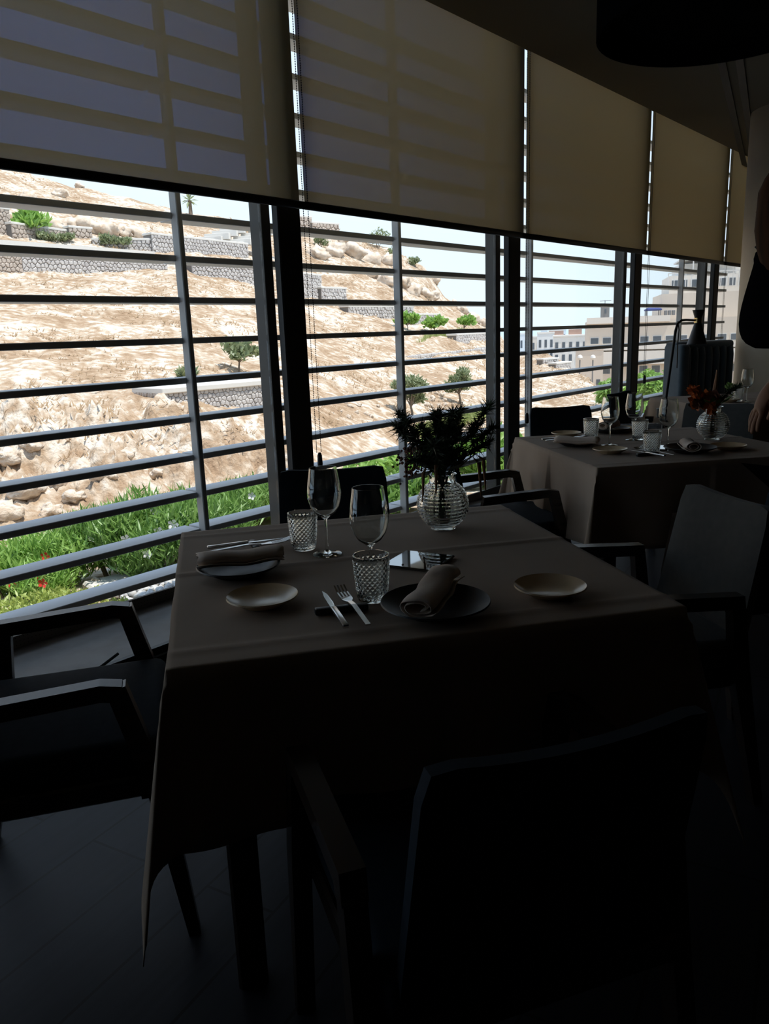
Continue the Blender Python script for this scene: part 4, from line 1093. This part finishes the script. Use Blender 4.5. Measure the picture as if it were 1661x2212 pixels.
def arc(p0, p1, bend, n=7):
    p0, p1 = Vector(p0), Vector(p1); return [p0.lerp(p1, i / n) + Vector((0, 0, bend * math.sin(PI * i / n))) for i in range(n + 1)]
def bouquet(name, label, loc, kind, seed):
    t = thing(name, label, 'bouquet', loc); rg = random.Random(seed)
    tips = []
    for q in range(22):
        a = rg.uniform(0, 2 * PI); sp = rg.uniform(.02, .11) if kind else rg.uniform(.02, .15); h = rg.uniform(.20, .34) if kind == 0 else rg.uniform(.16, .27)
        p = (sp * math.cos(a), sp * math.sin(a), h); b = (-.2 * p[0], -.2 * p[1], .014); pts = [Vector(b), Vector((p[0] * .12, p[1] * .12, .15)), Vector((p[0] * .5, p[1] * .5, (h + .15) / 2 + .01)), Vector(p)]
        MB().tube(pts, [.0022, .002, .0016, .001], 5).build('stem', 'leaf_dark', t); tips.append(pts)
    # feathery plumes
    for q, pts in enumerate(tips[:20] if kind == 0 else tips[:7]):
        vs, fs = [], []
        for i in range(330 if kind == 0 else 120):
            u = rg.uniform(.0, 1.0); c = pts[2].lerp(pts[3], u * 1.15) if u > .2 else pts[1].lerp(pts[2], .5 + u * 2.4)
            d = Vector((rg.gauss(0, 1), rg.gauss(0, 1), rg.gauss(.5, .7))).normalized(); ln = rg.uniform(.015, .042); w = d.cross(Vector((rg.random(), rg.random(), rg.random()))).normalized() * .0022
            o = len(vs); vs += [tuple(c - w), tuple(c + w), tuple(c + d * ln)]; fs.append((o, o + 1, o + 2))
        o = put('plume', raw_mesh('plume', np.array(vs), np.array(fs)), 'plume_green' if q % 2 else 'leaf_dark', t); o['kind'] = 'stuff'
    if kind == 0:
        # broad dark leaves
        for q in range(14):
            a = rg.uniform(0, 2 * PI); p = Vector((math.cos(a) * .03, math.sin(a) * .03, .17)); d = Vector((math.cos(a) * .7, math.sin(a) * .7, rg.uniform(.2, .9))).normalized(); s = d.cross(Vector((0, 0, 1))).normalized(); ln = rg.uniform(.07, .12)
            MB().add([p, p + d * ln * .4 + s * .018, p + d * ln, p + d * ln * .4 - s * .018], [(0, 1, 2), (0, 2, 3)]).build('leaf', 'leaf_dark', t)
        # dried red seed sprays at the left
        for q in range(6):
            a = rg.uniform(2.4, 3.6); e = Vector((math.cos(a) * rg.uniform(.08, .15), math.sin(a) * .07, rg.uniform(.15, .25))); pts = [Vector((0, 0, .14)), e * .55 + Vector((0, 0, .10)), e]
            mb = MB(); mb.tube(pts, .0012, 4)
            for i in range(34):
                c = pts[1].lerp(pts[2], rg.uniform(.1, 1.1)) + Vector((rg.gauss(0, .009), rg.gauss(0, .009), rg.gauss(0, .012))); s = rg.uniform(.003, .006)
                mb.add([c + Vector((s, 0, 0)), c + Vector((0, s, 0)), c - Vector((s, 0, 0)), c - Vector((0, s, 0)), c + Vector((0, 0, s)), c - Vector((0, 0, s))], [(0, 1, 4), (1, 2, 4), (2, 3, 4), (3, 0, 4), (1, 0, 5), (2, 1, 5), (3, 2, 5), (0, 3, 5)])
            o = mb.build('seed_spray', 'dried_red', t); o['kind'] = 'stuff'
        # hanging tan tassels
        for (x, y, zt, zb) in ((-.055, -.03, .165, .085), (.105, .0, .185, .085), (.12, .02, .19, .10), (-.02, -.045, .19, .11)):
            mb = MB(); mb.tube([(x * .3, y * .3, .16), (x * .8, y * .8, zt + .02), (x, y, zt), (x * 1.05, y * 1.05, zb)], [.0012, .0015, .006, .002], 6); mb.build('tassel', 'dried_tan', t)
    else:
        for q in range(20):
            a = rg.uniform(0, 2 * PI); c = Vector((math.cos(a) * rg.uniform(.02, .075) - .035, math.sin(a) * rg.uniform(.02, .06), rg.uniform(.14, .24))); mb = MB()
            for i in range(22):
                d = Vector((rg.gauss(0, 1), rg.gauss(0, 1), rg.gauss(.4, 1))).normalized(); s = d.cross(Vector((rg.random(), rg.random(), .3))).normalized() * .013; ln = rg.uniform(.02, .042)
                mb.add([c, c + d * ln * .6 + s, c + d * ln, c + d * ln * .6 - s], [(0, 1, 2, 3)])
            mb.build('flower', 'orange_petal' if q % 3 else 'dried_red', t)
        for q in range(9):
            a = rg.uniform(0, 2 * PI); p = Vector((math.cos(a) * .03, math.sin(a) * .03, .17)); d = Vector((math.cos(a) * .8, math.sin(a) * .8, rg.uniform(.1, .9))).normalized(); s = d.cross(Vector((0, 0, 1))).normalized(); ln = rg.uniform(.06, .10)
            MB().add([p, p + d * ln * .4 + s * .016, p + d * ln, p + d * ln * .4 - s * .016], [(0, 1, 2), (0, 2, 3)]).build('leaf', 'leaf_green', t)
        MB().tube([(0, 0, .16), (.0, .0, .24), (.004, 0, .33)], [.004, .011, .003], 7).build('spike', 'dried_tan', t)
    return t
p = on1(957, 1140); bouquet('flower_bouquet', 'dark green feathery bouquet with red dried sprays in the near vase', p, 0, 3)
p = on1(1538, 949); bouquet('flower_bouquet', 'bouquet with orange petals and a tan spike in the vase of the middle table', p, 1, 4)
p = on1(1576, 860)
t = thing('potted_sprig', 'small green sprig in a glass cup on the far table', 'plant', p)
MB().lathe([(0, 0), (.025, 0), (.032, .05), (.030, .05), (.023, .004), (0, .004)], 20).build('cup', 'clear_glass', t, True)
V, Fq = leaves(70, blob([(0, 0, .07, .03, .03, .03)]), .03, .008, .4, seed=77); o = put('foliage', raw_mesh('foliage', V, Fq), 'leaf_green', t); o['kind'] = 'stuff'

# ---- floor lamp
base = at_z(1418, 930, 0.0); base = Vector((1.83, 5.05, 0))
t = thing('floor_lamp', 'black floor lamp with a double-cone shade and brass band by the banquette', 'lamp', base, 0)
def lp(x, y, d): q = at_y(x, y, d); return q - base
MB().lathe([(0, 0), (.14, 0), (.145, .006), (.13, .016), (.02, .022), (0, .022)], 32).build('base', 'black_metal', t, True)
p0, p1, p2, p3 = Vector((0, 0, .02)), lp(1436, 876, 5.1), lp(1459, 715, 5.2), lp(1466, 694, 5.2)
MB().tube([p0, p1, p2, p2 + (p3 - p2) * .6 + Vector((.0, 0, .01)), p3 + Vector((.02, 0, .005)), lp(1482, 691, 5.25), lp(1499, 692, 5.3)], [.011, .010, .009, .008, .008, .007, .007], 10).build('pole', 'black_metal', t, True)
MB().lathe([(0, -.03), (.022, -.03), (.022, .03), (0, .03)], 14, tuple(lp(1424, 892, 5.08))).build('joint', 'black_metal', t, True)
sc_ = lp(1508, 690, 5.3); u = .00325
MB().lathe([(.022, -.020), (.062, -.155), (.066, -.162), (.064, -.162), (.058, -.150), (.018, -.018)], 36, tuple(sc_)).build('lower_shade', 'black_metal', t, True)
MB().lathe([(.022, .008), (.038, .058), (.040, .062), (.037, .061), (.018, .010)], 36, tuple(sc_)).build('upper_shade', 'black_metal', t, True)
MB().lathe([(.0, -.022), (.0255, -.022), (.0255, .010), (0, .010)], 36, tuple(sc_)).build('brass_band', 'brass', t, True)
MB().lathe([(0, -.165), (.012, -.16), (.012, -.14), (0, -.135)], 12, tuple(sc_)).build('bulb', 'building_white', t, True)
MB().tube([lp(1464, 694, 5.2), lp(1467, 712, 5.19), lp(1464, 740, 5.19), lp(1462, 795, 5.19)], .004, 5).build('cord', 'black_rubber', t)

# ---- channel-tufted banquette
bq0 = at_y(1460, 790, 6.72); bq = Vector((bq0.x, bq0.y, 0))
t = thing('banquette', 'dark teal channel-tufted banquette beside the plaster column', 'sofa', bq, R(18))
MB().rbox(0, .57, .0, .12, .10, 1.10, .03, 2).build('back_shell', 'teal_velvet', t, True)
for i in range(7):
    x = .10 + i * .075
    mb = MB(); vs = []
    for z in np.linspace(.12, 1.12, 12):
        for k in range(9):
            a = PI * k / 8; f = min(1, (1.13 - z) / .05) ** .5 if z > 1.08 else 1
            vs.append((x + .0375 * math.cos(a), -.05 * math.sin(a) * f, z + (0.012 * math.sin(a) if z > 1.1 else 0)))
    fs = [(r_ * 9 + k, (r_ + 1) * 9 + k, (r_ + 1) * 9 + k + 1, r_ * 9 + k + 1) for r_ in range(11) for k in range(8)]
    MB().add(vs, fs).build('channel', 'teal_velvet', t, True)
MB().rbox(-.02, .59, -.03, .14, 1.08, 1.15, .03, 3).build('top_roll', 'teal_velvet', t, True)
MB().rbox(.05, .57, -.50, -.04, .12, .46, .04, 3).build('seat', 'teal_velvet', t, True)
MB().rbox(-.03, .07, -.10, .14, .08, 1.13, .03, 3).build('side_panel', 'teal_velvet', t, True)
MB().box(.06, .55, -.46, .1, 0, .12).build('base', 'black_metal', t)

# ---- black drum pendant
pc = at_z(1580, 132, 2.25); t = thing('drum_pendant', 'large black drum pendant lamp at the top right', 'lamp', (1.28, 3.08, 2.34))
MB().lathe([(.43, 0), (.44, .0), (.44, .52), (.43, .52), (.43, 0)], 64).build('shade', 'black_cloth', t, True)
MB().lathe([(0, .06), (.43, .06), (.43, .07), (0, .07)], 48).build('diffuser', 'black_cloth', t)
MB().tube([(0, 0, .07), (0, 0, CEIL - 2.34)], .008, 8).build('cord', 'black_metal', t)
MB().lathe([(0, CEIL - 2.34 - .03), (.06, CEIL - 2.34 - .03), (.06, CEIL - 2.34), (0, CEIL - 2.34)], 24).build('canopy', 'black_metal', t)

# ---- loose rod on the ledge track
p = fac(.97, 2.52, .142)
a, b = at_z(205, 1450, .145), at_z(255, 1412, .17)
tag(MB().tube([a, b], .006, 6).build('loose_rod', 'black_metal'), 'short black rod lying across the ledge track behind the near armchair', 'rod')

# ================================================================== PERSON at the right frame edge
def skin_body(name, m, parent, nodes, edges, root=0, sub=2):
    me = bpy.data.meshes.new(name); me.from_pydata([n[0] for n in nodes], edges, []); me.update()
    o = bpy.data.objects.new(name, me); COL.objects.link(o); o.parent = parent
    md = o.modifiers.new('skin', 'SKIN'); md.use_smooth_shade = True
    o.modifiers.new('smooth', 'SUBSURF').levels = sub; o.modifiers['smooth'].render_levels = sub
    for i, n in enumerate(nodes):
        r = n[1]; me.skin_vertices[0].data[i].radius = r if hasattr(r, '__len__') else (r, r)
        me.skin_vertices[0].data[i].use_root = (i == root)
    me.materials.append(M(m)); return o
PB = Vector((1.25, 2.12, 0))
per = thing('person', 'person with brown hair in a loose black top at the right frame edge, forearm lowered', 'person', PB)
def W(x, y, z): return (x - PB.x, y - PB.y, z)
nodes = [(W(1.25, 2.12, .95), (.15, .12)), (W(1.24, 2.12, 1.12), (.12, .10)), (W(1.24, 2.12, 1.32), (.14, .11)), (W(1.19, 2.11, 1.43), (.10, .07)), (W(1.12, 2.08, 1.48), .045), (W(1.10, 2.07, 1.53), .045),
         (W(1.08, 2.06, 1.41), .055), (W(1.075, 2.07, 1.28), .045), (W(1.13, 2.07, 1.17), .045), (W(1.095, 2.07, 1.14), .046), (W(1.055, 2.07, 1.105), .036), (W(1.033, 2.07, 1.082), (.034, .018)),
         (W(1.36, 2.20, 1.41), .055), (W(1.39, 2.22, 1.28), .045), (W(1.40, 2.20, 1.12), .038), (W(1.40, 2.15, .98), .03), (W(1.40, 2.13, .89), .024), (W(1.40, 2.12, .83), (.034, .016)),
         (W(1.20, 2.08, .90), .095), (W(1.20, 2.09, .50), .06), (W(1.20, 2.12, .10), .038), (W(1.17, 2.03, .045), .035), (W(1.14, 1.96, .035), .025),
         (W(1.31, 2.16, .90), .095), (W(1.33, 2.17, .50), .06), (W(1.34, 2.20, .10), .038), (W(1.31, 2.11, .045), .035), (W(1.28, 2.04, .035), .025)]
edges = [(0, 1), (1, 2), (2, 3), (3, 4), (4, 5), (3, 6), (6, 7), (7, 8), (8, 9), (9, 10), (10, 11), (3, 12), (12, 13), (13, 14), (14, 15), (15, 16), (16, 17), (0, 18), (18, 19), (19, 20), (20, 21), (21, 22), (0, 23), (23, 24), (24, 25), (25, 26), (26, 27)]
def fingers(hand, d, side, th):
    h = Vector(nodes[hand][0]); d = Vector(d).normalized(); sd = Vector(side).normalized(); curl = d.cross(sd).normalized()
    for k, (o_, ln) in enumerate(((-.026, .062), (-.009, .072), (.009, .068), (.025, .054))):
        b = h + sd * o_ + d * .012; i0 = len(nodes)
        nodes.append((tuple(b + d * ln * .3), .0085)); nodes.append((tuple(b + d * ln * .68 + curl * .008), .0078)); nodes.append((tuple(b + d * ln + curl * .022), .0065))
        edges.extend([(hand, i0), (i0, i0 + 1), (i0 + 1, i0 + 2)])
    i0 = len(nodes); b = h - d * .012 + sd * (-.034 * th)
    nodes.append((tuple(b), .010)); nodes.append((tuple(b + d * .028 - sd * .012 * th + curl * .008), .009)); nodes.append((tuple(b + d * .050 - sd * .008 * th + curl * .016), .0075))
    edges.extend([(hand, i0), (i0, i0 + 1), (i0 + 1, i0 + 2)])
fingers(11, (-.6, 0, -.8), (0, 1, 0), 1)
fingers(17, (0, -.1, -1), (0, 1, 0), 1)
skin_body('body', 'person_skin', per, nodes, edges, 0)
# loose black top with wide sleeves
tn = [(W(1.25, 2.12, .92), (.165, .135)), (W(1.24, 2.12, 1.12), (.145, .12)), (W(1.24, 2.12, 1.32), (.155, .125)), (W(1.17, 2.10, 1.43), (.115, .08)), (W(1.06, 2.06, 1.49), .075),
      (W(1.045, 2.05, 1.43), .082), (W(1.035, 2.05, 1.36), (.088, .085)), (W(1.035, 2.05, 1.29), (.112, .10)), (W(1.065, 2.055, 1.245), (.085, .08)),
      (W(1.36, 2.20, 1.42), .07), (W(1.40, 2.22, 1.31), .09), (W(1.42, 2.23, 1.24), .10)]
skin_body('black_top', 'black_cloth', per, tn, [(0, 1), (1, 2), (2, 3), (3, 4), (3, 5), (5, 6), (6, 7), (7, 8), (3, 9), (9, 10), (10, 11)], 0)
tr = [(W(1.25, 2.12, .98), (.16, .13)), (W(1.20, 2.08, .86), .105), (W(1.20, 2.09, .50), .075), (W(1.20, 2.12, .09), .06), (W(1.31, 2.16, .86), .105), (W(1.33, 2.17, .50), .075), (W(1.34, 2.20, .09), .06)]
skin_body('trousers', 'black_cloth', per, tr, [(0, 1), (1, 2), (2, 3), (0, 4), (4, 5), (5, 6)], 0)
# head with face (turned away towards the window wall), hair
hd = bpy.data.objects.new('head', None); bpy.data.objects.remove(hd)
hv, hf = ICO3; hc = Vector(W(1.072, 2.06, 1.572)); fdir = Vector((.28, .96, 0)); fs_ = Vector((.96, -.28, 0))
out = []
for p in hv:
    x, y, z = p; k = 1.0
    ny = y
    w = .074 * (1 - .16 * max(0, -z)); yy = .092 * y; zz = .115 * z
    if y > .75: yy += .018 * max(0, 1 - abs(x) * 5) * max(0, 1 - abs(z + .10) * 3.4)        # nose
    if y > .6: yy -= .008 * max(0, 1 - abs(abs(x) - .38) * 5) * max(0, 1 - abs(z - .10) * 5)  # eye sockets
    if z < -.6: yy += .012
    q = hc + fs_ * (w * x) + fdir * yy + Vector((0, 0, zz)); out.append(tuple(q))
head = put('head', raw_mesh('head', np.array(out), hf), 'person_skin', per, True)
for sx in (-1, 1):
    c = hc + fs_ * (.030 * sx) + fdir * .078 + Vector((0, 0, .012))
    MB().lathe([(0, -.008), (.006, -.005), (.009, 0), (.006, .005), (0, .008)], 12, tuple(c)).build('eye', 'eye_white', head, True)
    c = hc + fs_ * (.076 * sx) - fdir * .005
    MB().tube([c + Vector((0, 0, -.03)), c + fs_ * .008 * sx + Vector((0, 0, 0)), c + Vector((0, 0, .03))], [.006, .014, .008], 8).build('ear', 'person_skin', head, True)
c = hc + fdir * .086 + Vector((0, 0, -.062)); MB().tube([c - fs_ * .024, c + fdir * .004, c + fs_ * .024], [.003, .006, .003], 8).build('mouth', 'lip_red', head, True)
out = []
for p in hv:
    x, y, z = p
    long_ = max(0, -z); q = hc + fs_ * (.098 * x * (1 + .12 * long_)) + fdir * (.104 * y - .022 - .02 * long_) + Vector((0, 0, .122 * z + .012 - .11 * long_))
    nz_ = noise.noise(Vector((x * 5, y * 5, 0))) * .008
    if y > .45 and z < .45: q -= fdir * .055
    out.append(tuple(q + fs_ * nz_))
put('hair', raw_mesh('hair', np.array(out), hf), 'person_hair', per, True)
MB().lathe([(0, -.006), (.006, 0), (0, .006)], 10, tuple(hc - fs_ * .088 + Vector((0, 0, -.085)))).build('earring', 'steel', per, True)
